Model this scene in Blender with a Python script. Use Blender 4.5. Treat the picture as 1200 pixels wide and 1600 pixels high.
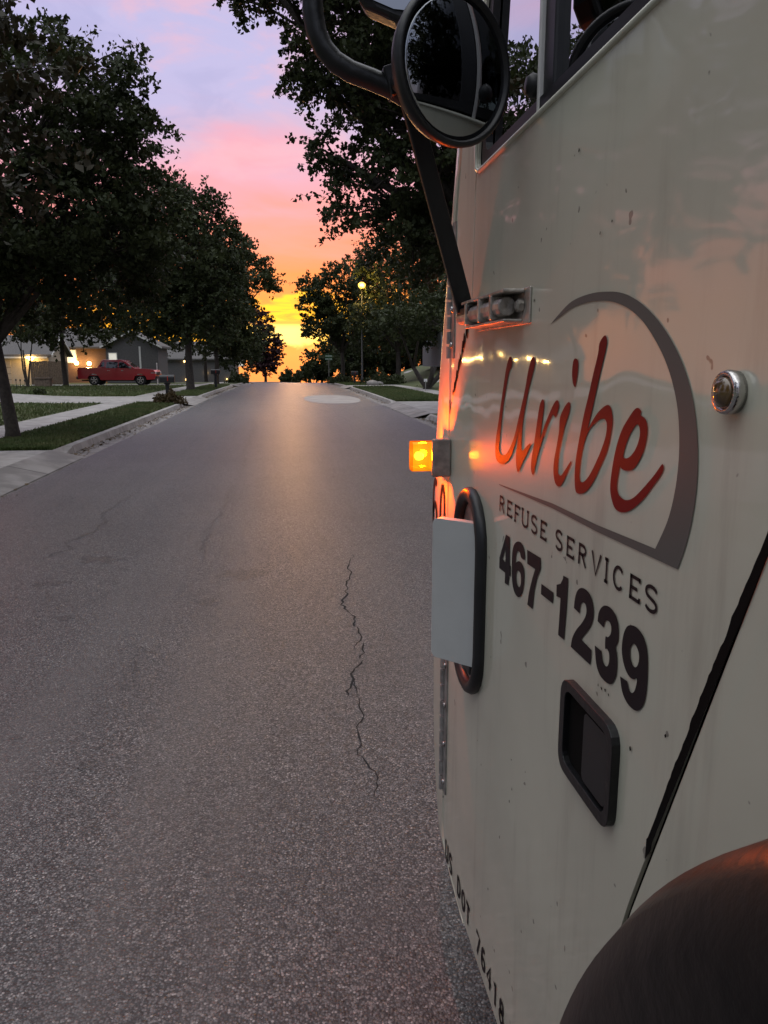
import bpy, bmesh, math, random
import numpy as np
from mathutils import Vector, Matrix, noise as mnoise
from mathutils.geometry import tessellate_polygon
R = math.radians
for o in list(bpy.data.objects): bpy.data.objects.remove(o)
scene = bpy.context.scene
col = scene.collection
def s2l(r, g, b):
    f = lambda c: (c/255)/12.92 if c/255 <= .04045 else ((c/255+.055)/1.055)**2.4
    return (f(r), f(g), f(b))

# ------------------------------------------------------------------ camera
FP, H = 1200.0, 1.65                       # focal length in photo pixels, eye height
pit = math.atan(233/FP); yaw = math.atan(163/FP*math.cos(pit))
cam = bpy.data.cameras.new('camera'); camo = bpy.data.objects.new('camera', cam); col.objects.link(camo)
cam.sensor_fit = 'VERTICAL'; cam.sensor_height = 36; cam.lens = 36*FP/1600
cam.clip_start = .02; cam.clip_end = 2000
camo.location = (0, 0, H); camo.rotation_euler = (math.pi/2-pit, 0, -yaw)
scene.camera = camo
scene.render.resolution_x, scene.render.resolution_y = 768, 1024
# pixel -> point on a plane of the place (used only to read measurements off the photograph)
Fv = (math.sin(yaw)*math.cos(pit), math.cos(yaw)*math.cos(pit), -math.sin(pit))
Rv = (math.cos(yaw), -math.sin(yaw), 0)
Uv = (math.sin(yaw)*math.sin(pit), math.cos(yaw)*math.sin(pit), math.cos(pit))
def ray(x, y):
    a, b = (x-600)/FP, (800-y)/FP
    return [a*Rv[i]+b*Uv[i]+Fv[i] for i in range(3)]
def on_x(x, y, X): d = ray(x, y); t = X/d[0]; return Vector((X, d[1]*t, d[2]*t+H))
def on_y(x, y, Y): d = ray(x, y); t = Y/d[1]; return Vector((d[0]*t, Y, d[2]*t+H))

# ------------------------------------------------------------------ sky, sun, exposure
scene.view_settings.view_transform = 'Standard'; scene.view_settings.look = 'None'
scene.view_settings.exposure = .2; scene.view_settings.gamma = 1
SUN_AZ, SUN_EL = R(0.5), R(3.5)
w = bpy.data.worlds.new('World'); scene.world = w; w.use_nodes = True
nt = w.node_tree; nt.nodes.clear()
class NB:
    """small node-tree writer"""
    def __init__(s, t): s.t = t
    def n(s, ty, **k):
        nd = s.t.nodes.new(ty)
        for a, v in k.items(): setattr(nd, a, v)
        return nd
    def put(s, sock, v):
        if hasattr(v, 'is_output'): s.t.links.new(v, sock)
        elif v is not None:
            if isinstance(v, (tuple, list)) and len(v) == 3 and sock.type == 'RGBA': v = (*v, 1)
            sock.default_value = v
    def m(s, op, a, b=None, c=None, clamp=False):
        nd = s.n('ShaderNodeMath', operation=op, use_clamp=clamp)
        for i, v in enumerate((a, b, c)):
            if v is not None: s.put(nd.inputs[i], v)
        return nd.outputs[0]
    def sm(s, v, a, b):
        nd = s.n('ShaderNodeMapRange', interpolation_type='SMOOTHSTEP')
        s.put(nd.inputs[0], v); nd.inputs[1].default_value = a; nd.inputs[2].default_value = b
        return nd.outputs[0]
    def mix(s, f, a, b, mode='MIX'):
        nd = s.n('ShaderNodeMix', data_type='RGBA', blend_type=mode)
        s.put(nd.inputs[0], f); s.put(nd.inputs[6], a); s.put(nd.inputs[7], b)
        return nd.outputs[2]
    def ramp(s, f, pts):
        nd = s.n('ShaderNodeValToRGB'); e = nd.color_ramp.elements
        while len(e) < len(pts): e.new(.5)
        for i, (p, c) in enumerate(pts): e[i].position = p; e[i].color = (*c, 1)
        s.put(nd.inputs[0], f); return nd.outputs[0]
    def noise(s, vec, scale, detail=4, rough=.55, dist=0):
        nd = s.n('ShaderNodeTexNoise'); s.put(nd.inputs['Vector'], vec)
        nd.inputs['Scale'].default_value = scale; nd.inputs['Detail'].default_value = detail
        nd.inputs['Roughness'].default_value = rough; nd.inputs['Distortion'].default_value = dist
        return nd.outputs[0]
    def xyz(s, x, y, z):
        nd = s.n('ShaderNodeCombineXYZ'); s.put(nd.inputs[0], x); s.put(nd.inputs[1], y); s.put(nd.inputs[2], z)
        return nd.outputs[0]
W = NB(nt)
tc = W.n('ShaderNodeTexCoord'); sep = W.n('ShaderNodeSeparateXYZ'); nt.links.new(tc.outputs['Generated'], sep.inputs[0])
el = W.m('ARCSINE', sep.outputs[2]); az = W.m('ARCTAN2', sep.outputs[0], sep.outputs[1])
cl = W.noise(W.xyz(W.m('MULTIPLY', az, 2.2), W.m('MULTIPLY', el, 9), 0), 2.4, 5, .5, .4)
el2 = W.m('ADD', el, W.m('MULTIPLY', W.m('SUBTRACT', cl, .5), .15))
t = W.m('DIVIDE', W.m('ADD', el2, .06), .66)
P = lambda e: (e+.06)/.66
sunset = W.ramp(t, [(P(-.06), s2l(225,115,85)), (P(.0), s2l(250,135,84)), (P(.07), s2l(255,128,50)), (P(.115), s2l(255,128,88)),
    (P(.155), s2l(248,142,135)), (P(.195), s2l(232,152,166)), (P(.225), s2l(226,160,182)), (P(.26), s2l(198,172,204)), (P(.30), s2l(182,176,216)),
    (P(.36), s2l(182,178,218)), (P(.42), s2l(196,168,202)), (P(.50), s2l(190,184,214))])
away = W.ramp(t, [(P(-.06), s2l(98,98,104)), (P(.05), s2l(138,134,146)), (P(.2), s2l(158,162,182)), (P(.5), s2l(176,184,206))])
skyc = W.mix(W.sm(W.m('COSINE', az), .45, .965), away, sunset)
c2 = W.noise(W.xyz(W.m('MULTIPLY', az, 3.0), W.m('MULTIPLY', el, 7), 11.3), 2.6, 6, .55, .5)
skyc = W.mix(W.m('MULTIPLY', W.m('MULTIPLY', W.sm(c2, .48, .66), .55), W.m('MULTIPLY', W.sm(el, .17, .24), W.sm(W.m('COSINE', az), .4, .9))), skyc, s2l(228, 176, 192))
skyc = W.mix(W.m('MULTIPLY', W.m('MULTIPLY', W.m('SUBTRACT', 1, W.sm(c2, .34, .48)), .40), W.sm(el, .19, .26)), skyc, s2l(160, 160, 204))
# the burning cloud bank low over the road
n2 = W.noise(W.xyz(W.m('MULTIPLY', az, 14), W.m('MULTIPLY', el, 26), 3.1), 1.6, 6, .6, .6)
top = W.m('ADD', .062, W.m('ADD', W.m('MULTIPLY', W.m('SUBTRACT', n2, .5), .07), W.m('MULTIPLY', W.sm(az, -.08, .03), .024)))
up = W.m('SUBTRACT', 1, W.sm(W.m('SUBTRACT', el, top), -.006, .006))
lo = W.sm(W.m('ADD', el, W.m('MULTIPLY', W.m('SUBTRACT', n2, .5), .030)), .018, .027)
side = W.m('MULTIPLY', W.sm(az, -.36, -.12), W.m('SUBTRACT', 1, W.sm(az, .05, .22)))
line = W.m('SUBTRACT', 1, W.m('MULTIPLY', W.m('MULTIPLY', W.sm(el, .046, .049), W.m('SUBTRACT', 1, W.sm(el, .050, .054))), .75))
n3 = W.noise(W.xyz(W.m('MULTIPLY', az, 9), W.m('MULTIPLY', el, 60), 7.7), 1.9, 6, .6, .8)
rag = W.m('ADD', .25, W.m('MULTIPLY', .75, W.sm(n3, .33, .52)))
blaze = W.m('MULTIPLY', W.m('MULTIPLY', W.m('MULTIPLY', W.m('MULTIPLY', up, lo), side), line), rag, clamp=True)
hot = W.m('MULTIPLY', W.sm(el, .056, .040), W.m('SUBTRACT', 1, W.sm(W.m('ABSOLUTE', W.m('ADD', az, -.0)), .01, .10)))
hotc = W.mix(hot, (1.25, .60, .010), (1.7, 1.15, .30))
skyc = W.mix(W.m('MULTIPLY', blaze, W.sm(n2, .18, .42)), skyc, hotc)
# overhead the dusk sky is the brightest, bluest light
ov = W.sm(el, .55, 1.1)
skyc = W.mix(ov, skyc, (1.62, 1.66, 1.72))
nish = W.n('ShaderNodeTexSky', sky_type='NISHITA', sun_disc=False)
nish.sun_elevation = SUN_EL; nish.sun_rotation = SUN_AZ
skyc = W.mix(1, skyc, W.mix(1, nish.outputs[0], (.010, .010, .010), 'MULTIPLY'), 'ADD')
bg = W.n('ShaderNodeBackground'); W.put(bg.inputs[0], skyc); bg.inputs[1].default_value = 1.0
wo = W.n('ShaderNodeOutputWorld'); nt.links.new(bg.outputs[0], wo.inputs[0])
sl = bpy.data.lights.new('sun', 'SUN'); sl.energy = .3; sl.angle = R(10); sl.color = (1, .5, .2)
so = bpy.data.objects.new('sun', sl); col.objects.link(so)
so.rotation_euler = Vector((math.sin(SUN_AZ)*math.cos(SUN_EL), math.cos(SUN_AZ)*math.cos(SUN_EL), math.sin(SUN_EL))).to_track_quat('Z', 'Y').to_euler()

# ------------------------------------------------------------------ materials
def mat(name, color, rough=.6, metal=0, var=0, vscale=8, color2=None, bump=0, bscale=40, coat=0, emit=None, estr=0, spec=.5, detail=4):
    m = bpy.data.materials.new(name); m.use_nodes = True
    T = m.node_tree; b = T.nodes['Principled BSDF']; N = NB(T)
    co = N.n('ShaderNodeTexCoord').outputs['Object']
    if color2 is None: color2 = tuple(min(1, c*(1-var)) for c in color)
    if var or color2 != tuple(color):
        f = N.sm(N.noise(co, vscale, detail), .35, .65)
        T.links.new(N.mix(f, color, color2), b.inputs['Base Color'])
    else: b.inputs['Base Color'].default_value = (*color, 1)
    b.inputs['Roughness'].default_value = rough; b.inputs['Metallic'].default_value = metal
    b.inputs['Coat Weight'].default_value = coat; b.inputs['Coat Roughness'].default_value = .06
    b.inputs['Specular IOR Level'].default_value = spec
    if bump:
        bp = N.n('ShaderNodeBump'); bp.inputs['Strength'].default_value = bump; bp.inputs['Distance'].default_value = .02
        T.links.new(N.noise(co, bscale, 5), bp.inputs['Height']); T.links.new(bp.outputs[0], b.inputs['Normal'])
    if emit: b.inputs['Emission Color'].default_value = (*emit, 1); b.inputs['Emission Strength'].default_value = estr
    return m
def glass_mat(name, tint, refl=1.45, rough=0.0):
    m = bpy.data.materials.new(name); m.use_nodes = True; T = m.node_tree; T.nodes.clear(); N = NB(T)
    fr = N.n('ShaderNodeFresnel'); fr.inputs[0].default_value = refl
    tr = N.n('ShaderNodeBsdfTransparent'); tr.inputs[0].default_value = (*tint, 1)
    gl = N.n('ShaderNodeBsdfGlossy'); gl.inputs['Roughness'].default_value = rough
    mx = N.n('ShaderNodeMixShader'); T.links.new(fr.outputs[0], mx.inputs[0]); T.links.new(tr.outputs[0], mx.inputs[1]); T.links.new(gl.outputs[0], mx.inputs[2])
    o = N.n('ShaderNodeOutputMaterial'); T.links.new(mx.outputs[0], o.inputs[0])
    return m
def leaf_mat(name, c1, c2, scale=.9):
    m = bpy.data.materials.new(name); m.use_nodes = True; T = m.node_tree; T.nodes.clear(); N = NB(T)
    co = N.n('ShaderNodeTexCoord').outputs['Object']
    c = N.mix(N.sm(N.noise(co, scale, 3), .35, .65), c1, c2)
    c = N.mix(N.m('MULTIPLY', N.noise(co, 14, 1), .7), c, tuple(x*1.7 for x in c2))
    d = N.n('ShaderNodeBsdfPrincipled'); T.links.new(c, d.inputs['Base Color']); d.inputs['Roughness'].default_value = .55; d.inputs['Specular IOR Level'].default_value = .25
    tl = N.n('ShaderNodeBsdfTranslucent'); T.links.new(c, tl.inputs[0])
    mx = N.n('ShaderNodeMixShader'); mx.inputs[0].default_value = .22
    T.links.new(d.outputs[0], mx.inputs[1]); T.links.new(tl.outputs[0], mx.inputs[2])
    o = N.n('ShaderNodeOutputMaterial'); T.links.new(mx.outputs[0], o.inputs[0])
    return m
M = {}
def asphalt(name='asphalt', dark=1.0):
    m = bpy.data.materials.new(name); m.use_nodes = True; T = m.node_tree; b = T.nodes['Principled BSDF']; N = NB(T)
    co = N.n('ShaderNodeTexCoord').outputs['Object']
    v = N.n('ShaderNodeTexVoronoi'); v.inputs['Scale'].default_value = 140; T.links.new(co, v.inputs['Vector'])
    v2 = N.n('ShaderNodeTexVoronoi'); v2.inputs['Scale'].default_value = 72; T.links.new(co, v2.inputs['Vector'])
    big = N.noise(co, .7, 5, .6); mid = N.noise(co, 5, 5, .6)
    sv = N.n('ShaderNodeSeparateXYZ'); T.links.new(v.outputs['Color'], sv.inputs[0])
    sv2 = N.n('ShaderNodeSeparateXYZ'); T.links.new(v2.outputs['Color'], sv2.inputs[0])
    stone = N.mix(sv.outputs[0], (.020, .020, .021), (.195, .192, .196))
    stone = N.mix(N.m('MULTIPLY', N.sm(sv2.outputs[1], .82, .95), .55), stone, (.30, .28, .27))
    stone = N.mix(N.m('MULTIPLY', N.sm(sv.outputs[1], .9, .97), .6), stone, (.55, .52, .50))
    pit_ = N.m('MULTIPLY', N.sm(v.outputs['Distance'], .42, .70), .85)
    c = N.mix(pit_, stone, (.028, .027, .028))
    c = N.mix(N.m('MULTIPLY', N.sm(big, .35, .7), .38), c, (.055, .053, .055))
    c = N.mix(N.m('MULTIPLY', N.sm(mid, .6, .75), .4), c, (.05, .047, .047))
    sx = N.n('ShaderNodeSeparateXYZ'); T.links.new(co, sx.inputs[0])
    st = N.noise(N.xyz(N.m('MULTIPLY', sx.outputs[0], 1.6), N.m('MULTIPLY', sx.outputs[1], .05), 0), 1.3, 4, .6)
    c = N.mix(N.m('MULTIPLY', N.sm(st, .45, .7), .5), c, (.12, .113, .110))
    c = N.mix(1-dark, c, (.012, .011, .011))
    T.links.new(c, b.inputs['Base Color'])
    T.links.new(N.m('ADD', .30, N.m('MULTIPLY', sv.outputs[2], .3)), b.inputs['Roughness'])
    bp = N.n('ShaderNodeBump'); bp.inputs['Strength'].default_value = .7; bp.inputs['Distance'].default_value = .004
    T.links.new(N.m('SUBTRACT', N.m('ADD', sv.outputs[0], sv2.outputs[0]), N.m('MULTIPLY', v.outputs['Distance'], 1.2)), bp.inputs['Height']); T.links.new(bp.outputs[0], b.inputs['Normal'])
    return m
M['asphalt'] = asphalt()
M['concrete'] = mat('concrete', (.34, .32, .30), .75, var=.3, vscale=3, bump=.2, bscale=60)
def joints(m, step, horiz=True):
    # tooled joints across a concrete slab every few feet
    T_ = m.node_tree; b = T_.nodes['Principled BSDF']; N = NB(T_); co = N.n('ShaderNodeTexCoord').outputs['Object']
    sv = N.n('ShaderNodeSeparateXYZ'); T_.links.new(co, sv.inputs[0])
    f = N.m('LESS_THAN', N.m('FRACT', N.m('DIVIDE', sv.outputs[1], step)), .018)
    st = N.sm(N.noise(co, .9, 5, .6), .45, .75)
    base = N.mix(N.m('MULTIPLY', st, .45), b.inputs['Base Color'].links[0].from_socket, (.16, .145, .125))
    T_.links.new(N.mix(N.m('MULTIPLY', f, .75), base, (.05, .047, .042)), b.inputs['Base Color'])
joints(M['concrete'], 1.5)
M['gutter'] = mat('gutter_concrete', (.26, .24, .225), .7, var=.4, vscale=2, bump=.25, bscale=50)
joints(M['gutter'], 3.0)
M['patch'] = mat('patch_concrete', (.34, .31, .28), .7, var=.25, vscale=1.5, bump=.2)
M['lawn'] = mat('lawn_soil', (.048, .064, .018), .9, color2=(.070, .078, .026), vscale=2.5, bump=.6, bscale=30)
M['grass'] = mat('grass_blade', (.058, .090, .018), .7, color2=(.094, .104, .030), vscale=1.3)
M['crack'] = mat('crack_dark', (.018, .017, .017), .95)
M['stain'] = asphalt('stained_asphalt', .66)
def truck_paint():
    m = mat('truck_white_paint', (.60, .590, .470), .45, var=.10, vscale=1.6, coat=.75, spec=.25)
    T = m.node_tree; b = T.nodes['Principled BSDF']; N = NB(T)
    b.inputs['Coat Roughness'].default_value = .045; b.inputs['Coat IOR'].default_value = 1.65
    co = N.n('ShaderNodeTexCoord').outputs['Object']
    base = b.inputs['Base Color'].links[0].from_socket
    sx = N.n('ShaderNodeSeparateXYZ'); T.links.new(co, sx.inputs[0])
    # streaky grime and fine specks
    g = N.noise(N.xyz(sx.outputs[0], N.m('MULTIPLY', sx.outputs[1], 14), N.m('MULTIPLY', sx.outputs[2], 1.6)), 1, 6, .65)
    base = N.mix(N.m('MULTIPLY', N.sm(g, .50, .78), .42), base, (.30, .26, .20))
    sp = N.noise(co, 34, 2, .5)
    base = N.mix(N.m('MULTIPLY', N.sm(sp, .735, .76), .7), base, (.10, .085, .07))
    T.links.new(base, b.inputs['Base Color'])
    T.links.new(N.m('ADD', .36, N.m('MULTIPLY', N.noise(co, 5, 5, .6), .24)), b.inputs['Roughness'])
    bp = N.n('ShaderNodeBump'); bp.inputs['Strength'].default_value = .15; bp.inputs['Distance'].default_value = .05
    T.links.new(N.noise(co, 3.2, 2, .4), bp.inputs['Height']); T.links.new(bp.outputs[0], b.inputs['Normal']); T.links.new(bp.outputs[0], b.inputs['Coat Normal'])
    return m
M['paint'] = truck_paint()
M['seam'] = mat('seam_black', (.006, .0055, .005), .9, spec=.1)
M['rubber'] = mat('black_rubber', (.014, .014, .015), .42, var=.3, vscale=20)
M['blackmetal'] = mat('black_painted_metal', (.007, .007, .008), .40, var=.3, vscale=25, bump=.08, bscale=60)
M['chrome'] = mat('polished_steel', (.62, .60, .58), .16, metal=1, var=.25, vscale=30, bump=.15, bscale=50)
M['hingesteel'] = mat('painted_steel', (.36, .35, .33), .4, metal=.3, var=.4, vscale=30)
M['mirror'] = mat('mirror_glass', (.31, .32, .34), .012, metal=1)
M['plate'] = mat('plate_grey', (.52, .53, .51), .42, var=.06, vscale=6, bump=.03, bscale=90)
M['fender'] = mat('fender_black', (.004, .0036, .0036), .34, color2=(.010, .008, .007), vscale=14, bump=.09, bscale=30, spec=.22)
M['tyre'] = mat('tyre_rubber', (.012, .012, .012), .8, bump=.2, bscale=60)
M['red'] = mat('lettering_red', (.165, .004, .008), .5, spec=.15)
M['greyvinyl'] = mat('emblem_grey', (.112, .114, .104), .5, spec=.2)
M['black_vinyl'] = mat('lettering_black', (.016, .012, .014), .5, spec=.15)
M['glass'] = glass_mat('cab_glass', (.36, .40, .38), 1.36)
M['interior'] = mat('cab_interior', (.02, .02, .02), .8, var=.3)
M['lensclear'] = mat('clear_lens', (.15, .085, .028), .08, var=.5, vscale=60, coat=1)
M['bark'] = mat('bark', (.038, .030, .024), .9, color2=(.06, .048, .038), vscale=12, bump=1, bscale=25)
M['leafA'] = leaf_mat('leaf_maple', (.017, .025, .009), (.032, .039, .013))
M['leafB'] = leaf_mat('leaf_oak', (.020, .029, .011), (.038, .046, .016))
M['leafC'] = leaf_mat('leaf_bronze', (.036, .027, .010), (.052, .034, .013))
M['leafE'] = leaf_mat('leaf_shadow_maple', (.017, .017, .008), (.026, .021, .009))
M['leafD'] = leaf_mat('leaf_plum', (.030, .014, .016), (.045, .020, .022))
M['siding'] = mat('grey_siding', (.12, .115, .115), .7, var=.2)
M['white'] = mat('white_trim', (.68, .67, .64), .55, var=.12)
M['brick'] = mat('brown_brick', (.16, .09, .07), .85, var=.4, vscale=20)
M['cream'] = mat('cream_siding', (.50, .42, .33), .7, var=.12)
M['roof'] = mat('shingle_roof', (.14, .13, .125), .9, var=.4, vscale=20)
M['wood'] = mat('weathered_wood', (.20, .145, .105), .8, var=.4, vscale=9)
M['carred'] = mat('red_car_paint', (.46, .010, .02), .28, coat=1)
M['carglass'] = mat('dark_car_glass', (.012, .013, .015), .05, coat=1)
M['redlens'] = mat('tail_lens', (.45, .03, .02), .15, coat=1)
M['plasticblack'] = mat('black_plastic', (.016, .016, .017), .5)
M['post'] = mat('street_post_black', (.014, .014, .013), .5)
M['signgreen'] = mat('sign_green', (.03, .22, .09), .5)
def emat(name, c, s):
    m = bpy.data.materials.new(name); m.use_nodes = True; b = m.node_tree.nodes['Principled BSDF']
    b.inputs['Base Color'].default_value = (*c, 1); b.inputs['Emission Color'].default_value = (*c, 1); b.inputs['Emission Strength'].default_value = s
    return m
M['walllamp'] = emat('wall_lamp_glow', (1, .66, .20), 14)
M['streetlamp'] = emat('street_lamp_glow', (1, .52, .06), 4.5)
M['farlamp'] = emat('porch_lamp_glow', (1, .62, .22), 6)
M['litwin'] = emat('lit_window', (.8, .75, .65), .5)
M['bulb'] = emat('amber_bulb', (1, .80, .34), 9)
LAMP_BULB = (.325, 1.835, on_x(697, 711, .40).z)
def amber_lens():
    m = bpy.data.materials.new('amber_lens'); m.use_nodes = True; T = m.node_tree; T.nodes.clear(); N = NB(T)
    co = N.n('ShaderNodeTexCoord').outputs['Object']
    tr = N.n('ShaderNodeBsdfTransparent'); tr.inputs[0].default_value = (1, .55, .06, 1)
    em = N.n('ShaderNodeEmission'); wv = N.noise(co, 45, 2)
    lw = N.n('ShaderNodeLayerWeight'); lw.inputs[0].default_value = .35
    T.links.new(N.mix(N.sm(lw.outputs[1], .25, .8), N.mix(wv, (1, .36, .006), (1, .56, .014)), (1, .12, .001)), em.inputs[0]); bd = N.n('ShaderNodeVectorMath', operation='DISTANCE'); T.links.new(co, bd.inputs[0]); bd.inputs[1].default_value = LAMP_BULB
    T.links.new(N.m('ADD', .50, N.m('DIVIDE', .0011, N.m('ADD', N.m('POWER', bd.outputs[1], 2), .0005))), em.inputs[1])
    gl = N.n('ShaderNodeBsdfGlossy'); gl.inputs['Roughness'].default_value = .08
    m1 = N.n('ShaderNodeMixShader'); m1.inputs[0].default_value = .62; T.links.new(tr.outputs[0], m1.inputs[1]); T.links.new(em.outputs[0], m1.inputs[2])
    m2 = N.n('ShaderNodeMixShader'); m2.inputs[0].default_value = .05; T.links.new(m1.outputs[0], m2.inputs[1]); T.links.new(gl.outputs[0], m2.inputs[2])
    o = N.n('ShaderNodeOutputMaterial'); T.links.new(m2.outputs[0], o.inputs[0])
    return m
M['amber'] = amber_lens()

# ------------------------------------------------------------------ mesh helpers
class MB:
    def __init__(s): s.v = []; s.f = []
    def add(s, vs, fs):
        k = len(s.v); s.v += [tuple(v) for v in vs]; s.f += [tuple(i+k for i in f) for f in fs]; return s
    def box(s, x0, x1, y0, y1, z0, z1):
        return s.add([(x, y, z) for x in (x0, x1) for y in (y0, y1) for z in (z0, z1)],
            [(0,1,3,2), (4,6,7,5), (0,4,5,1), (2,3,7,6), (0,2,6,4), (1,5,7,3)])
    def obox(s, c, ax, ay, az_):
        c, ax, ay, az_ = map(Vector, (c, ax, ay, az_))
        return s.add([c+ax*i+ay*j+az_*k for i in (-1, 1) for j in (-1, 1) for k in (-1, 1)],
            [(0,1,3,2), (4,6,7,5), (0,4,5,1), (2,3,7,6), (0,2,6,4), (1,5,7,3)])
    def tube(s, pts, r, n=8, closed=False):
        pts = [Vector(p) for p in pts]; N = len(pts); rs = r if isinstance(r, (list, tuple)) else [r]*N
        ref = Vector((0, 0, 1)); vs = []
        for i, p in enumerate(pts):
            a = pts[(i-1) % N] if (closed or i > 0) else p; b = pts[(i+1) % N] if (closed or i < N-1) else p
            t_ = (b-a).normalized()
            if i == 0:
                u = t_.orthogonal().normalized()
            else:
                u = (u - t_*u.dot(t_)); u = u.normalized() if u.length > 1e-6 else t_.orthogonal().normalized()
            v = t_.cross(u)
            vs += [p+(u*math.cos(2*math.pi*k/n)+v*math.sin(2*math.pi*k/n))*rs[i] for k in range(n)]
        fs = []
        for i in range(N if closed else N-1):
            j = (i+1) % N
            fs += [(i*n+k, i*n+(k+1) % n, j*n+(k+1) % n, j*n+k) for k in range(n)]
        if not closed: fs += [tuple(range(n))[::-1], tuple((N-1)*n+k for k in range(n))]
        return s.add(vs, fs)
    def lathe(s, c, axis, prof, n=24):
        c = Vector(c); ax = Vector(axis).normalized(); u = ax.orthogonal().normalized(); v = ax.cross(u); vs = []
        for (r, h) in prof: vs += [c+ax*h+(u*math.cos(2*math.pi*k/n)+v*math.sin(2*math.pi*k/n))*max(r, 1e-4) for k in range(n)]
        fs = [(i*n+k, i*n+(k+1) % n, (i+1)*n+(k+1) % n, (i+1)*n+k) for i in range(len(prof)-1) for k in range(n)]
        fs += [tuple(range(n))[::-1], tuple((len(prof)-1)*n+k for k in range(n))]
        return s.add(vs, fs)
    def prism(s, loops, to3, d):
        """loops of 2-D points (first outer, rest holes); to3 maps (a, b, h) to 3-D; slab between h=0 and h=d"""
        ls = [[Vector((a, b, 0)) for a, b in L] for L in loops]
        tri = tessellate_polygon(ls); flat = [p for L in ls for p in L]; n = len(flat)
        vs = [to3(p.x, p.y, 0) for p in flat]+[to3(p.x, p.y, d) for p in flat]
        fs = [tuple(t) for t in tri]+[tuple(i+n for i in t)[::-1] for t in tri]
        k = 0
        for L in ls:
            m = len(L); fs += [(k+i, k+(i+1) % m, n+k+(i+1) % m, n+k+i) for i in range(m)]; k += m
        return s.add(vs, fs)
    def decal(s, loops, to3):
        ls = [[Vector((a, b, 0)) for a, b in L] for L in loops]
        tri = tessellate_polygon(ls); flat = [p for L in ls for p in L]
        return s.add([to3(p.x, p.y) for p in flat], [tuple(t) for t in tri])
    def build(s, name, m, parent=None, smooth=False, bevel=0, seg=2, origin=None, ang=35):
        me = bpy.data.meshes.new(name)
        if origin is not None:
            o_ = Vector(origin); me.from_pydata([tuple(Vector(v)-o_) for v in s.v], [], s.f)
        else: me.from_pydata(s.v, [], s.f)
        bm = bmesh.new(); bm.from_mesh(me); bmesh.ops.recalc_face_normals(bm, faces=bm.faces); bm.to_mesh(me); bm.free()
        me.materials.append(m); o = bpy.data.objects.new(name, me); col.objects.link(o)
        if origin is not None: o.location = o_
        if smooth: me.polygons.foreach_set('use_smooth', [True]*len(me.polygons))
        if bevel:
            b = o.modifiers.new('bevel', 'BEVEL'); b.width = bevel; b.segments = seg; b.limit_method = 'ANGLE'; b.angle_limit = R(ang)
        if parent:
            o.parent = parent
            r = parent
            while r.parent: r = r.parent
            if r.type == 'EMPTY' and origin is None: pass
        return o
def tag(o, label=None, cat=None, group=None, kind=None):
    for k, v in (('label', label), ('category', cat), ('group', group), ('kind', kind)):
        if v: o[k] = v
    return o
def empty(name, loc, label, cat, group=None, rz=0):
    o = bpy.data.objects.new(name, None); col.objects.link(o); o.location = loc; o.rotation_euler = (0, 0, rz); o.empty_display_size = .2
    return tag(o, label, cat, group)
def smooth_loop(pts, k=4):
    # a point written twice is a sharp corner
    n = len(pts)
    if any(pts[i] == pts[i-1] for i in range(n)):
        hard = [pts[i] == pts[(i+1) % n] or pts[i] == pts[i-1] for i in range(n)]
        q = [(p, h) for i, (p, h) in enumerate(zip(pts, hard)) if pts[i] != pts[i-1]]; m = len(q); out = []
        for i in range(m):
            p1, h1 = q[i]; p2, h2 = q[(i+1) % m]; p1, p2 = Vector(p1), Vector(p2)
            p0 = p1 if h1 else Vector(q[i-1][0]); p3 = p2 if h2 else Vector(q[(i+2) % m][0])
            for j in range(k):
                t_ = j/k; v = .5*((2*p1)+(p2-p0)*t_+(2*p0-5*p1+4*p2-p3)*t_*t_+(3*p1-p0-3*p2+p3)*t_**3); out.append((v.x, v.y))
        return out
    out = []
    for i in range(n):
        p0, p1, p2, p3 = (Vector(pts[(i+j-1) % n]) for j in range(4))
        for q in range(k):
            t_ = q/k
            out.append(.5*((2*p1)+(p2-p0)*t_+(2*p0-5*p1+4*p2-p3)*t_*t_+(3*p1-p0-3*p2+p3)*t_**3))
    return [(p.x, p.y) for p in out]
def ribbon(pts, wds):
    """outline of a stroke: 2-D polyline with a width at each point"""
    L, Rr = [], []
    for i, p in enumerate(pts):
        a = Vector(pts[max(0, i-1)]); b = Vector(pts[min(len(pts)-1, i+1)]); d = (b-a).normalized(); nrm = Vector((-d.y, d.x))
        wd = wds[i] if isinstance(wds, (list, tuple)) else wds
        L.append(tuple(Vector(p)+nrm*wd/2)); Rr.append(tuple(Vector(p)-nrm*wd/2))
    return L+Rr[::-1]

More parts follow.
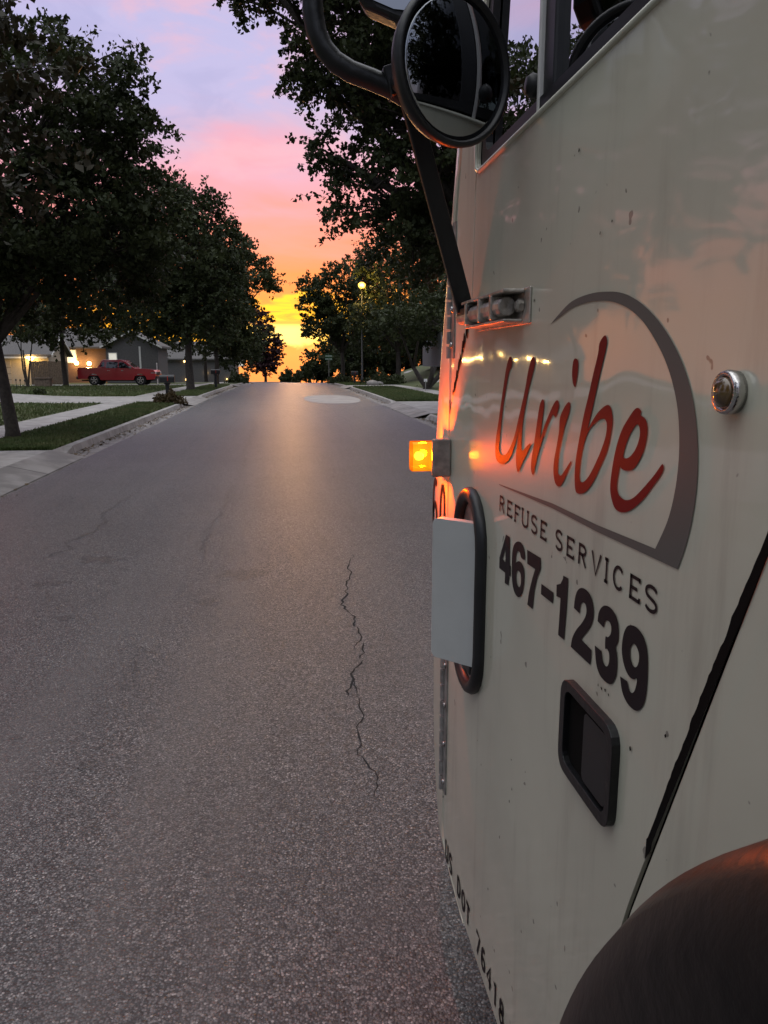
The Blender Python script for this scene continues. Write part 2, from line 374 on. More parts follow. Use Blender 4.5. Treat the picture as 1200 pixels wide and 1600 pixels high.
# ------------------------------------------------------------------ ground
def sst(x, a, b):
    t_ = min(1, max(0, (x-a)/(b-a))); return t_*t_*(3-2*t_)
def zr(Y):
    if Y < 35: return 0.0
    if Y < 150: return -.0002*(Y-35)**2
    return -.0002*115**2-.046*(Y-150)
def xo(Y): return .008*(Y-10)+(.0022*(Y-70)**2 if Y > 70 else 0)
XL, XR = -3.9, 4.25                     # faces of the kerbs at Y = 10
def gz(X, Y):
    x = X-xo(Y)
    bank = 1.55*sst(x, 8.8, 15)*sst(Y, 36, 50) + .25*sst(x, 8.8, 15)
    left = .35*sst(-x, 9, 16)*(1-sst(Y, 40, 52))
    return zr(Y)+.125+bank+left
def sheet(name, x0, x1, y0, y1, zf, m, nx=1, dy=1.0, follow=True, kind='structure', xs=None):
    ny = max(1, int((y1-y0)/dy)); ys = [y0+(y1-y0)*j/ny for j in range(ny+1)]
    xs = xs or [x0+(x1-x0)*i/nx for i in range(nx+1)]
    b = MB(); vs = []
    for y in ys:
        for x in xs:
            X = x+(xo(y) if follow else 0); vs.append((X, y, zf(X, y)))
    n = len(xs)
    fs = [(j*n+i, j*n+i+1, (j+1)*n+i+1, (j+1)*n+i) for j in range(ny) for i in range(n-1)]
    o = b.add(vs, fs).build(name, m); o['kind'] = kind
    return o
crown = lambda X, Y: zr(Y)+.0
sheet('road', XL+.42, XR-.42, -40, 160, crown, M['asphalt'], nx=4, dy=2)
gut = MB()
def strip_into(b, xa, za, xb, zb, y0, y1, dy=2):
    ny = max(1, int((y1-y0)/dy)); vs = []
    for j in range(ny+1):
        y = y0+(y1-y0)*j/ny; vs += [(xa+xo(y), y, zr(y)+za), (xb+xo(y), y, zr(y)+zb)]
    b.add(vs, [(2*j, 2*j+1, 2*j+3, 2*j+2) for j in range(ny)])
for sg, xc in ((-1, XL), (1, XR)):
    strip_into(gut, xc, -.010, xc-sg*.47, -.006, -40, 160)
gut.build('gutter', M['gutter'])['kind'] = 'structure'
cu = MB(); CUTS = {-1: [(8, 14.2), (31, 37), (60, 64), (82, 86)], 1: [(23.2, 30.6), (52, 57), (76, 80)]}
for sg, xc in ((-1, XL), (1, XR)):
    ed = [-40]+[v for c in CUTS[sg] for v in c]+[160]
    for y0, y1 in zip(ed[::2], ed[1::2]):
        y0 -= 0; ny = max(2, int((y1-y0)/1.5)); ys = [y0, y0+.9]+[y0+.9+(y1-y0-1.8)*k/ny for k in range(1, ny)]+[y1-.9, y1]; vs = []
        for k, y in enumerate(ys):
            h_ = .012 if k in (0, len(ys)-1) else .13
            for dx, z in ((0, -.012), (.03, h_), (.17, max(h_, .128)+.004), (.19, 0)): vs.append((xc+sg*dx+xo(y), y, zr(y)+z))
        cu.add(vs, [(4*k+q, 4*k+q+1, 4*k+q+5, 4*k+q+4) for k in range(len(ys)-1) for q in range(3)])
cu.build('kerb', M['concrete'])['kind'] = 'structure'
ysL = [-300, -250, -180, -120, -80, -60, -45, -34, -26, -21, -18, -16, -14, -12, -10, -8, -6, -4, 0]
sheet('lawn', 0, 0, -60, 420, lambda X, Y: gz(X, Y), M['lawn'], dy=4, xs=[XL-.17+v for v in ysL])
sheet('lawn', 0, 0, -60, 420, lambda X, Y: gz(X, Y), M['lawn'], dy=4, xs=[XR+.17-v for v in ysL[::-1]])
sheet('subsoil', XL-4, XR+4, -60, 170, lambda X, Y: zr(Y)-.07, M['lawn'], nx=1, dy=2)
up4 = lambda X, Y: gz(X, Y)+.006
def walk(x0, x1, y0, y1, nx=2): sheet('sidewalk', x0, x1, y0, y1, up4, M['concrete'], nx=nx)
def drive(y0, y1, far, sg):
    """driveway: slab over the lawn plus the dropped kerb and apron down to the gutter"""
    xc = XL if sg < 0 else XR
    a, b = (xc-.17-far, xc-.17) if sg < 0 else (xc+.17, xc+.17+far)
    sheet('driveway', a, b, y0, y1, lambda X, Y: gz(X, Y)+.010, M['concrete'], nx=10)
    ap = MB(); strip_into(ap, xc+sg*.20, .139, xc+sg*.16, .134, y0, y1); strip_into(ap, xc+sg*.16, .134, xc-sg*.38, .006, y0, y1)
    ap.build('driveway_apron', M['gutter'])['kind'] = 'structure'
walk(-6.9, -5.7, -20, 31); walk(-6.9, -5.7, 37, 60); walk(-6.9, -5.7, 64, 120)
drive(31, 37, 16, -1); drive(60, 64, 16, -1); drive(8, 14.2, 14, -1); drive(82, 86, 8, -1)
walk(7.2, 8.5, -20, 23.2); walk(7.2, 8.5, 30.6, 52); walk(7.2, 8.5, 57, 120)
drive(23.2, 30.6, 14, 1); drive(52, 57, 14, 1); drive(76, 80, 8, 1)
# concrete repair patch in the asphalt in front of the right-hand drive
pb = MB(); pts = []
for k in range(40):
    a = 2*math.pi*k/40; pts.append((2.35+1.28*math.copysign(abs(math.cos(a))**.8, math.cos(a)), 36.2+4.4*math.sin(a)))
pb.decal([pts], lambda a, b: (a, b, zr(b)+.006)); pb.build('road_patch', M['patch'])['kind'] = 'structure'
# cracks and stains in the asphalt (measured on the ground)
def on_ground(x, y):
    d = ray(x, y); t_ = -H/d[2]; return (d[0]*t_, d[1]*t_)
rng = random.Random(7)
def crack(path, wd, seed, amp=.03, mt='crack'):
    r = random.Random(seed); P2 = [Vector(on_ground(*p)) for p in path]; out = []
    for a, b in zip(P2, P2[1:]):
        n = max(2, int((b-a).length/(.034+.009*max(0, a.y-4))))
        for i in range(n): out.append(a.lerp(b, i/n))
    j = 0; pts = []
    for i, p in enumerate(out):
        j = j*.74+r.gauss(0, amp*.5); pts.append((p.x+j, p.y+r.uniform(-.012, .012)))
    wds = [max(.0015, wd*(.35+.9*r.random())*min(1, 6*min(i, len(pts)-1-i)/len(pts)+.15)) for i in range(len(pts))]
    b = MB(); L = []
    for i, p in enumerate(pts):
        L += [(p[0]-wds[i]/2, p[1], zr(p[1])+.003), (p[0]+wds[i]/2, p[1], zr(p[1])+.003)]
    b.add(L, [(2*i, 2*i+1, 2*i+3, 2*i+2) for i in range(len(pts)-1)])
    b.build('pavement_crack', M[mt])['kind'] = 'structure'
crack([(548,868), (542,890), (538,915), (536,945), (550,965), (556,985), (568,1005), (548,1022)], .015, 1, .026)
crack([(550,965), (543,978), (530,990)], .007, 14, .02, 'stain')
crack([(568,1005), (566,1016), (563,1034)], .010, 15, .012)
crack([(563,1030), (552,1062), (540,1095)], .012, 2, .02)
crack([(552,1062), (556,1075), (557,1092)], .007, 16, .012)
crack([(556,1088), (565,1120), (567,1160), (572,1185), (590,1215), (600,1262)], .008, 3, .02)
crack([(362,755), (345,800), (322,830), (312,890)], .022, 4, .045, 'stain')
crack([(210,775), (165,800), (140,830), (60,880)], .02, 5, .05, 'stain')
crack([(320,818), (420,825), (520,812), (640,808)], .010, 6, .02, 'stain')
crack([(372,740), (385,700), (400,660)], .035, 8, .05, 'stain')
crack([(250,1030), (225,1010), (200,1075)], .010, 9, .03, 'stain')
sb = MB()
for (x, y, rx, ry, sd) in [(80,912,.16,.05,1), (155,874,.2,.08,2), (100,965,.08,.03,3), (137,1195,.045,.03,4), (152,1168,.025,.015,5), (25,1153,.03,.012,6), (385,897,.22,.12,7), (322,940,.12,.06,8), (414,632,.3,.25,9), (203,1042,.02,.015,10), (575,848,.03,.03,11), (640,866,.03,.03,12)]:
    r = random.Random(sd); c = on_ground(x, y)
    sb.decal([smooth_loop([(c[0]+rx*(.4+.75*r.random())*math.cos(k*.3307), c[1]+ry*2*(.4+.75*r.random())*math.sin(k*.3307)) for k in range(19)], 3)], lambda a, b: (a, b, zr(b)+.001))
sb.build('road_stain', M['stain'])['kind'] = 'structure'

# ------------------------------------------------------------------ the refuse truck
TX = .40
truck = empty('garbage_truck', (1.5, -2, 0), 'white refuse truck at the right with red script lettering on its dented door', 'truck')
def T(b, name, m, parent=None, **k):
    """link a truck mesh written in world coordinates"""
    o = b.build(name, m, None, **k)
    p = parent or truck
    o.parent = p
    if p.type == 'EMPTY': o.matrix_parent_inverse = Matrix.Translation(-p.location)
    return o
side3 = lambda a, b, h: (TX+h, a, b)
FRONT = [(.335, 1.66), (.36, 1.80), (.40, 1.915), (.55, 1.985), (.70, 2.007), (1.1, 2.03), (1.43, 2.024), (1.62, 1.985), (1.94, 1.882), (2.134, 1.822), (2.5, 1.71), (2.9, 1.60)]
def yfront(z):
    for (z0, y0), (z1, y1) in zip(FRONT, FRONT[1:]):
        if z <= z1: return y0+(y1-y0)*max(0, z-z0)/(z1-z0)
    return FRONT[-1][1]
WID = 2.40
# cab front: corner panels and face in one swept sheet
zs = [.335, .345, .36, .38, .40, .45, .5, .6, .7, .85, 1, 1.15, 1.3, 1.43, 1.53, 1.62, 1.72, 1.82, 1.93]
def front_row(z, r=.055):
    yf = yfront(z); yb = min(1.822, yf-.085); row = [(TX+.03, yb), (TX, yb), (TX, yb+.005)]
    row += [(TX+r*(1-math.cos(a)), yf-r+r*math.sin(a)) for a in [math.pi/2*k/6 for k in range(7)]]
    row = [(x, y, z) for x, y in row]
    return row+[(2*TX+WID-x, y, zz) for x, y, zz in row[::-1]]
b = MB(); rows = [front_row(z) for z in zs]; n = len(rows[0])
b.add([p for r_ in rows for p in r_], [(j*n+i, j*n+i+1, (j+1)*n+i+1, (j+1)*n+i) for j in range(len(rows)-1) for i in range(n-1)])
cabfront = T(b, 'cab_front', M['paint'], smooth=True)
# A-pillars and windscreen above
zp = [1.934, 2.05, 2.134, 2.3, 2.5, 2.7, 2.9]
for mir in (0, 1):
    rows = []; b = MB()
    for z in zp:
        rr = front_row(z)[:10]+[(TX+.10, yfront(z)-.002, z), (TX+.10, yfront(z)-.05, z)]
        rows.append([(2*TX+WID-x, y, q) for x, y, q in rr] if mir else rr)
    n = len(rows[0]); b.add([p for r_ in rows for p in r_], [(j*n+i, j*n+i+1, (j+1)*n+i+1, (j+1)*n+i) for j in range(len(rows)-1) for i in range(n-1)])
    T(b, 'windscreen_pillar', M['paint'], smooth=True)
b = MB(); b.add([(TX+.10, yfront(1.94)-.02, 1.94), (TX+WID-.10, yfront(1.94)-.02, 1.94), (TX+WID-.10, yfront(2.85)-.02, 2.85), (TX+.10, yfront(2.85)-.02, 2.85)], [(0, 1, 2, 3)])
T(b, 'windscreen', M['glass'])
# dark backing frame behind the panels on both sides (shows only through the panel gaps), with window openings
WIN = [(1.585, 2.03), (1.50, 2.78), (.62, 2.78), (.62, 2.03)]
FC = (-.20, .75)
arch = [(FC[0]+.70*math.cos(R(a)), FC[1]+.70*math.sin(R(a))) for a in range(0, 181, 6)]
outl = [(1.62, .36), (1.78, .47), (1.79, .9), (1.79, 1.43), (1.60, 2.85), (-1.0, 2.85), (-1.0, .75)]+arch[::-1]+[(.50, .36)]
for h0 in (.006, WID-.012):
    b = MB(); b.prism([outl, WIN if h0 < 1 else [(1.54, 2.03), (1.50, 2.50), (.80, 2.50), (.80, 2.03)]], lambda a, c, h: (TX+h0+h, a, c), .006); T(b, 'cab_frame', M['seam'])
# door skin
def rounded(pts, rad, k=5):
    out = []; n = len(pts)
    for i, p in enumerate(pts):
        p = Vector(p); a = (Vector(pts[i-1])-p); c = (Vector(pts[(i+1) % n])-p); q = min(rad, a.length*.45, c.length*.45)
        A = p+a.normalized()*q; C = p+c.normalized()*q
        for j in range(k+1):
            t_ = j/k; out.append(tuple((1-t_)**2*A+2*t_*(1-t_)*p+t_*t_*C))
    return out
DOOR = [(1.808, .44), (1.808, 1.535), (1.612, 1.757), (1.600, 2.0), (1.50, 2.84), (.575, 2.84), (.575, 1.515), (.772, 1.012), (.80, .93), (.80, .345), (1.62, .345), (1.79, .395)]
WINH = rounded([(1.592, 2.024), (1.488, 2.76), (.625, 2.76), (.625, 2.024)], .035)
def tuckx(z): return TX
b = MB(); b.prism([rounded(DOOR, .02, 3), WINH], side3, .0055)
door = T(b, 'door', M['paint'], bevel=.0018)
# triangular cowl panel in front of the raked door edge, and the panel behind the door
b = MB(); b.prism([[(1.800, 1.553), (1.800, 1.80), (1.775, 1.95), (1.735, 2.08), (1.625, 2.45), (1.515, 2.84), (1.507, 2.84), (1.606, 2.0), (1.618, 1.76)]], side3, .0055)
T(b, 'cowl_panel', M['paint'], bevel=.0015)
b = MB(); ar2 = [(FC[0]+.72*math.cos(R(a)), FC[1]+.72*math.sin(R(a))) for a in range(4, 177, 6)]
b.prism([[(.567, 1.513), (.567, 2.84), (-.99, 2.84), (-.99, .80)]+ar2[::-1]+[(.54, .40), (.793, .40), (.793, .93), (.764, 1.010)]], side3, .0055)
rear = T(b, 'rear_side_panel', M['paint'], bevel=.0015)
# far side, roof, back, floor, header
WINF = [(1.54, 2.03), (1.50, 2.50), (.80, 2.50), (.80, 2.03)]
b = MB(); b.prism([outl, WINF], lambda a, c, h: (TX+WID-.006+h, a, c), .006); T(b, 'far_side_panel', M['paint'])
b = MB(); b.box(TX, TX+WID, -1.0, 1.60, 2.851, 2.93); T(b, 'cab_roof', M['paint'], bevel=.03)
b = MB(); b.box(TX+.02, TX+WID-.02, -1.02, -.99, .5, 2.85); T(b, 'cab_back_wall', M['interior'])
b = MB(); b.box(TX+.02, TX+WID-.02, -.98, 1.62, .50, .55); b.box(TX+.25, TX+WID-.25, 1.25, 1.6, .6, 1.75); T(b, 'cab_floor_and_dash', M['interior'], bevel=.03)
for x in (TX+.25, TX+1.55):
    b = MB(); b.box(x, x+.55, -.1, .45, .95, 1.15); b.box(x, x+.55, -.28, -.10, 1.1, 1.90)
    T(b, 'cab_seat', M['interior'], bevel=.05)
# window: glass, divider, rubber channel
b = MB(); b.add([(TX+.022, 1.592, 2.0), (TX+.022, 1.48, 2.78), (TX+.022, .61, 2.78), (TX+.022, .61, 2.0)], [(0, 1, 2, 3)])
T(b, 'door_window', M['glass'], door)
b = MB(); b.add([(TX+WID-.03, 1.592, 2.0), (TX+WID-.03, 1.48, 2.78), (TX+WID-.03, .61, 2.78), (TX+WID-.03, .61, 2.0)], [(0, 1, 2, 3)])
T(b, 'far_window', M['glass'])
b = MB(); b.box(TX+.004, TX+.026, 1.236, 1.246, 2.02, 2.78); T(b, 'window_divider', M['white'], door, bevel=.002)
b = MB(); b.box(TX+.010, TX+.034, 1.187, 1.2355, 2.02, 2.78); T(b, 'divider_rubber', M['rubber'], door, bevel=.004)
b = MB(); b.prism([rounded([(1.586, 2.026), (1.482, 2.755), (.63, 2.755), (.63, 2.026)], .03), rounded([(1.558, 2.05), (1.462, 2.735), (.65, 2.735), (.65, 2.05)], .03)], lambda a, c, h: (TX+.006+h, a, c), .014)
T(b, 'window_rubber', M['rubber'], door)
b = MB(); b.tube([(TX-.001, .60, 2.021), (TX-.001, 1.575, 2.021), (TX-.001, 1.597, 2.03), (TX-.001, 1.600, 2.06), (TX-.001, 1.55, 2.45)], .0042, 8); T(b, 'window_lip', M['paint'], door, smooth=True)
b = MB(); b.lathe((TX+.012, 1.262, 2.075), (-1, 0, 0), [(.016, 0), (.018, .012), (.012, .02)], 16); T(b, 'vent_latch', M['plasticblack'], door, smooth=True)
# lettering and emblem, traced in photo pixels and laid on the door skin
def door_pt(x, y, d=.0012): return on_x(x, y, TX-d)
def z2(u, v): return (760+u*.18744, 500+v*.1875)          # four enlargements the outlines were read from
def z3(u, v): return (900+u*.25, 500+v*.25)
def z4(u, v): return (770+u*.23333, 740+v*.23333)
def z5(u, v): return (770+u*.21667, 820+v*.21661)
def z6(u, v): return (740+u*.38333, 400+v*.38344)
def decal(loops, fn, name, m, sm=True, d=.0012, parent=None):
    L = [[fn(*p) for p in l] for l in loops]
    if sm: L = [smooth_loop(l, 4) for l in L]
    return MB().decal(L, lambda a, c: door_pt(a, c, d))
U_ = [(203,305),(214,345),(210,390),(188,440),(165,560),(140,720),(120,900),(106,1070),(118,1115),(150,1125),(180,1095),(215,1020),(240,940),(265,830),(295,700),(325,560),(345,440),(370,340),(390,305),(405,335),(400,390),(375,490),(350,590),(325,720),(306,840),(297,940),(293,1085),(330,1058),(362,1028),(368,1048),(340,1110),(305,1180),(278,1240),(264,1268),(250,1230),(246,1130),(258,1010),(266,935),(250,1000),(215,1110),(180,1175),(140,1200),(100,1185),(75,1130),(78,1000),(100,850),(120,700),(145,530),(165,400),(185,325)]
r_l = [(470,660),(482,700),(470,800),(458,900),(448,985),(480,890),(520,790),(560,700),(590,668),(605,700),(598,750),(575,810),(555,790),(525,840),(490,930),(455,1040),(425,1140),(405,1230),(388,1290),(372,1250),(375,1160),(395,1040),(415,900),(435,760),(450,690)]
i_l = [(690,683),(700,720),(685,790),(655,880),(630,980),(605,1100),(595,1220),(598,1275),(618,1297),(645,1265),(700,1180),(705,1195),(670,1280),(635,1360),(602,1388),(572,1355),(558,1260),(565,1160),(585,1050),(605,930),(612,820),(640,745),(668,700)]
dot_ = [(742,320),(765,345),(760,440),(745,530),(738,557),(722,530),(714,450),(722,350)]
b_o = [(992,128),(1005,170),(998,230),(975,330),(940,480),(905,640),(870,800),(845,905),(880,845),(930,770),(980,722),(1018,708),(1042,745),(1052,840),(1035,960),(1005,1090),(950,1220),(890,1350),(830,1430),(775,1448),(742,1420),(735,1300),(745,1160),(775,980),(810,800),(850,630),(890,450),(930,280),(940,200),(965,150)]
b_h = [(985,825),(1003,870),(995,960),(965,1060),(920,1170),(860,1290),(815,1345),(785,1345),(775,1290),(785,1170),(810,1040),(850,930),(900,865),(945,830)]
e_o = [(388,550),(408,570),(405,595),(435,620),(447,680),(435,770),(405,860),(360,930),(315,942),(285,930),(275,915),(265,960),(255,1040),(270,1095),(310,1125),(360,1110),(420,1050),(480,980),(520,925),(540,900),(548,925),(530,970),(480,1040),(420,1120),(355,1180),(300,1203),(250,1185),(225,1130),(213,1050),(225,930),(250,800),(285,690),(330,610),(365,560)]
e_h = [(380,652),(398,680),(395,740),(370,810),(335,855),(305,865),(295,845),(310,785),(340,710)]
b = MB()
for q in ([U_], [r_l], [i_l], [dot_], [b_o, b_h]):
    c = decal(q, z2, '', None); b.add(c.v, c.f)
c = decal([e_o, e_h], z3, '', None); b.add(c.v, c.f)
T(b, 'script_lettering', M['red'], door)
arcp = [z6(*p) for p in [(312,280),(312,280),(345,240),(400,185),(470,155),(540,145),(610,152),(680,190),(750,260),(810,350),(860,460),(895,590),(912,740),(912,900),(895,1050),(865,1180),(826,1292),(826,1292)]]
arco = smooth_loop(arcp, 5)[:-5]
arci_ = [z6(*p) for p in [(740,1193),(740,1193),(790,1080),(820,960),(835,840),(838,720),(828,600),(800,480),(760,380),(700,280),(640,220),(580,190),(520,182),(460,190),(400,212),(352,248),(352,248)]]
arci = smooth_loop(arci_, 5)[:-5]
und = [z4(700,390), z4(400,232), (780,757.6), (780,756.4), z4(400,200), z4(700,345)]
L = arco+und+arci
b = MB().decal([L], lambda a, c: door_pt(a, c, .0010)); T(b, 'emblem_arc', M['greyvinyl'], door)
digits = [([(95,70),(122,88),(121,292),(128,298),(127,374),(117,366),(112,437),(86,420),(88,345),(46,312),(48,235)], [(92,168),(70,245),(90,270)], 0),
 ([(183,120),(210,138),(226,180),(231,250),(205,237),(195,200),(180,190),(168,215),(165,275),(172,268),(187,262),(207,277),(222,310),(227,370),(222,440),(208,500),(188,522),(165,505),(148,460),(138,390),(137,300),(140,200),(155,140)], [(182,330),(198,350),(203,390),(200,430),(190,450),(176,430),(168,390),(170,345)], 1),
 ([(248,180),(346,240),(345,320),(322,375),(300,470),(286,608),(248,575),(262,480),(285,385),(305,320),(248,280)], None, 0),
 ([(350,425),(437,490),(433,568),(347,500)], None, 0),
 ([(508,366),(543,386),(532,600),(513,830),(471,795),(488,528),(458,515),(460,432),(488,425),(505,390)], None, 0),
 ([(640,455),(680,475),(710,525),(726,600),(722,680),(700,740),(665,790),(637,825),(637,825),(712,905),(712,905),(703,1012),(703,1012),(562,880),(562,880),(572,820),(600,760),(640,710),(668,660),(675,620),(668,575),(650,560),(632,580),(626,640),(626,640),(585,600),(585,600),(592,530),(610,475)], None, 1),
 ([(810,582),(850,600),(885,650),(905,720),(907,800),(900,850),(885,885),(893,920),(897,1000),(890,1080),(872,1130),(848,1150),(810,1130),(770,1080),(745,1000),(735,870),(735,870),(783,910),(783,910),(790,970),(805,1010),(825,1020),(838,985),(838,930),(825,895),(810,890),(812,808),(830,810),(850,785),(853,735),(840,700),(820,690),(805,705),(800,742),(800,742),(755,695),(755,695),(762,640),(780,600)], None, 1),
 ([(985,725),(1030,735),(1075,785),(1105,860),(1117,960),(1115,1100),(1105,1220),(1085,1300),(1050,1340),(1010,1330),(965,1280),(932,1200),(917,1092),(917,1092),(970,1130),(970,1130),(980,1180),(1000,1212),(1020,1200),(1035,1150),(1038,1108),(1015,1115),(985,1095),(955,1040),(935,960),(930,880),(940,800),(960,745)], [(1020,858),(1045,900),(1055,955),(1045,1010),(1025,1028),(1003,1000),(990,940),(995,880)], 1)]
b = MB()
for o_, h_, sm in digits:
    c = decal([o_]+([h_] if h_ else []), z5, '', None, sm=sm); b.add(c.v, c.f)
T(b, 'phone_lettering', M['black_vinyl'], door)
# serif capitals as strokes in a unit box
def arc(cx, cy, rx, ry, a0, a1, n=8): return [(cx+rx*math.cos(R(a0+(a1-a0)*k/n)), cy+ry*math.sin(R(a0+(a1-a0)*k/n))) for k in range(n+1)]
Sst = arc(.5, .74, .36, .22, 25, 180, 8)+arc(.5, .72, .36, .2, 190, 245, 3)+[(.52, .5)]+arc(.5, .28, .36, .2, 65, -10, 4)+arc(.5, .26, .36, .22, -20, -155, 8)
GL = {'R': [[(.16, 0), (.16, 1)], [(.16, .94), (.5, .94)]+arc(.5, .73, .3, .21, 90, -90)+[(.16, .52)], [(.45, .52), (.88, 0)]],
 'E': [[(.16, 0), (.16, 1)], [(.08, .93), (.86, .93)], [(.16, .5), (.7, .5)], [(.08, .07), (.9, .07)], [(.86, 1), (.86, .8)], [(.9, 0), (.9, .22)]],
 'F': [[(.16, 0), (.16, 1)], [(.08, .93), (.88, .93)], [(.16, .5), (.7, .5)], [(.88, 1), (.88, .8)], [(.04, .02), (.32, .02)]],
 'U': [[(.14, 1)]+[(.14, .3)]+arc(.5, .3, .36, .25, 180, 360)+[(.86, 1)], [(.02, .98), (.3, .98)], [(.74, .98), (.98, .98)]],
 'S': [Sst], 'V': [[(.1, 1), (.5, 0), (.9, 1)]], 'I': [[(.5, 0), (.5, 1)], [(.25, .98), (.75, .98)], [(.25, .02), (.75, .02)]],
 'C': [arc(.52, .5, .4, .45, 42, 318, 14)],
 'D': [[(.16, 0), (.16, 1)], [(.16, .93), (.45, .93)]+arc(.45, .5, .4, .43, 90, -90)+[(.16, .07)]], 'O': [arc(.5, .5, .38, .43, 90, 450, 16)], 'T': [[(.5, 0), (.5, 1)], [(.05, .93), (.95, .93)]],
 '0': [arc(.5, .5, .36, .43, 90, 450, 16)], '6': [arc(.5, .3, .34, .24, 90, 450, 14), arc(.55, .48, .4, .46, 60, 205, 8)], '7': [[(.1, .93), (.9, .93), (.4, 0)]], '4': [[(.7, 0), (.7, 1), (.1, .3), (.95, .3)]],
 '1': [[(.25, .8), (.55, .97), (.55, 0)]], '8': [arc(.5, .73, .28, .22, 90, 450, 12), arc(.5, .27, .34, .24, 90, 450, 12)]}
def glyph(b, ch, to3, thick, wide):
    """thick: stroke width over height; wide: height over width, keeps the stroke even"""
    for st in GL[ch]:
        hh = [(p[0]/wide, p[1]) for p in st]
        o_ = ribbon(hh, thick); n_ = len(st)
        b.add([to3(p[0]*wide, p[1]) for p in o_], [(i, i+1, 2*n_-2-i, 2*n_-1-i) for i in range(n_-1)])
b = MB()
cells = [('R',42,80),('E',93,130),('F',143,182),('U',190,240),('S',252,300),('E',315,362),('S',415,470),('E',490,548),('R',568,632),('V',655,727),('I',737,783),('C',800,880),('E',910,992),('S',1010,1112)]
zb0, zt0 = door_pt(*z4(45, 248)).z, door_pt(*z4(45, 141)).z
for ci, (ch, u0, u1) in enumerate(cells):
    if ci == 6: T(b, 'service_lettering', M['black_vinyl'], door); b = MB()
    ya = door_pt(*z4(u0, 200+.62*(u0-45))).y; yb_ = door_pt(*z4(u1, 200+.62*(u1-45))).y
    hgt = zt0-zb0
    glyph(b, ch, lambda p, q: (TX-.0012, ya+(yb_-ya)*p, zb0+hgt*q), .15, hgt/abs(ya-yb_))
T(b, 'service_lettering', M['black_vinyl'], door)
b = MB(); y0 = 1.775
zt = {'h': .052}
for ch in 'US DOT 76418':
    if ch == ' ': T(b, 'registration_lettering', M['black_vinyl'], door); b = MB()
    else:
        glyph(b, ch, lambda p, q: (TX-.0012, y0-.036*p, .372+.052*q), .2, .052/.036)
    y0 -= .046
T(b, 'registration_lettering', M['black_vinyl'], door)
b = MB()
for ch, xa, xb in (('6', 676.5, 684.5), ('0', 687.5, 696.5)):
    ya, yb_ = on_x(xa, 790, TX).y, on_x(xb, 790, TX).y
    glyph(b, ch, lambda p, q: (TX-.0012, ya+(yb_-ya)*p, 1.20+.155*q), .13, .155/abs(ya-yb_))
T(b, 'unit_number', M['black_vinyl'], cabfront)
# ragged black sealant down the rear door gap
rg = random.Random(3); A0, A1 = Vector((.565, 1.535)), Vector((.734, 1.124)); A2 = Vector((.790, .965)); Lp, Rp = [], []
for k in range(61):
    t_ = k/60; p = A0.lerp(A1, t_); nz = mnoise.noise(Vector((t_*17, 3.1, 0)))+.5*mnoise.noise(Vector((t_*47, 1.1, 0))); wd = max(.0010, .0040*math.sin(math.pi*min(1, t_*1.05))**.7*(1+.9*nz))
    Lp.append((p.x+wd, p.y)); Rp.append((p.x-.0095-.001*nz, p.y))
Lp += [(A1.x+.004, A1.y-.004), (A1.x+.004, A1.y-.03)]; Rp += [(A1.x-.008, A1.y-.01)]
b = MB().decal([Lp+Rp[::-1]], lambda a, c: (TX-.0016, a, c)); T(b, 'gap_sealant', M['seam'], door)
b = MB()
for k in range(26):      # flaked rust along the raked front edge
    t_ = rg.random(); p = Vector((1.806, 1.545)).lerp(Vector((1.62, 1.752)), t_); s_ = .003+.006*rg.random()
    b.decal([[(p.x+s_*math.cos(a)*(.5+rg.random()), p.y+2*s_*math.sin(a)*(.5+rg.random())) for a in [R(60*i) for i in range(6)]]], lambda a, c: (TX-.0016, a, c))
for (x, y) in [(799,1187),(800,1233),(796,1252),(938,365),(957,345),(905,235),(1040,1150),(985,1170),(940,1075),(946,1078),(935,1070),(951,1085),(835,470)]:
    p = door_pt(x, y); s_ = .0014+.0014*rg.random()
    b.decal([[(p.y+s_*math.cos(a)*(.5+rg.random()), p.z+s_*math.sin(a)*(.5+1.4*rg.random())) for a in [R(60*i) for i in range(6)]]], lambda a, c: (TX-.0016, a, c))
T(b, 'paint_chips', M['seam'], door)
# hinges on the front door edge
for z0, z1 in ((.55, .93), (1.66, 1.96)):
    yh = 1.813 if z0 < 1 else 1.80
    b = MB()
    for k in range(9):
        za = z0+(z1-z0)*k/9; b.tube([(TX-.005, yh, za), (TX-.005, yh, za+(z1-z0)/9-.006)], .0085, 10)
    b.box(TX-.004, TX+.003, yh-.035, yh-.008, z0, z1)
    hg = T(b, 'door_hinge', M['hingesteel'], door, smooth=False)
    for k in range(4):
        b = MB(); b.lathe((TX-.004, yh-.020, z0+.03+(z1-z0-.06)*k/3), (-1, 0, 0), [(.008, 0), (.007, .004), (.003, .006)], 10); T(b, 'hinge_bolt', M['chrome'], hg, smooth=True)
# door latch: recess tray, bezel, paddle
LT = [(.995, 1.212), (.995, 1.072), (.818, 1.072), (.818, 1.212)]
b = MB(); b.prism([rounded(LT, .03), rounded([(.978, 1.198), (.978, 1.088), (.832, 1.088), (.832, 1.198)], .02)], lambda a, c, h: (TX-.011+h, a, c), .012)
latch = T(b, 'door_latch', M['blackmetal'], door, bevel=.004, seg=3)
b = MB(); b.prism([rounded([(.979, 1.199), (.979, 1.087), (.831, 1.087), (.831, 1.199)], .02)], lambda a, c, h: (TX-.002+h, a, c), .0015); T(b, 'latch_tray', M['seam'], latch)
b = MB(); b.prism([rounded([(.915, 1.192), (.915, 1.094), (.838, 1.094), (.838, 1.192)], .012)], lambda a, c, h: (TX-.0075+h, a, c), .005); T(b, 'latch_paddle', M['plasticblack'], latch, bevel=.002)
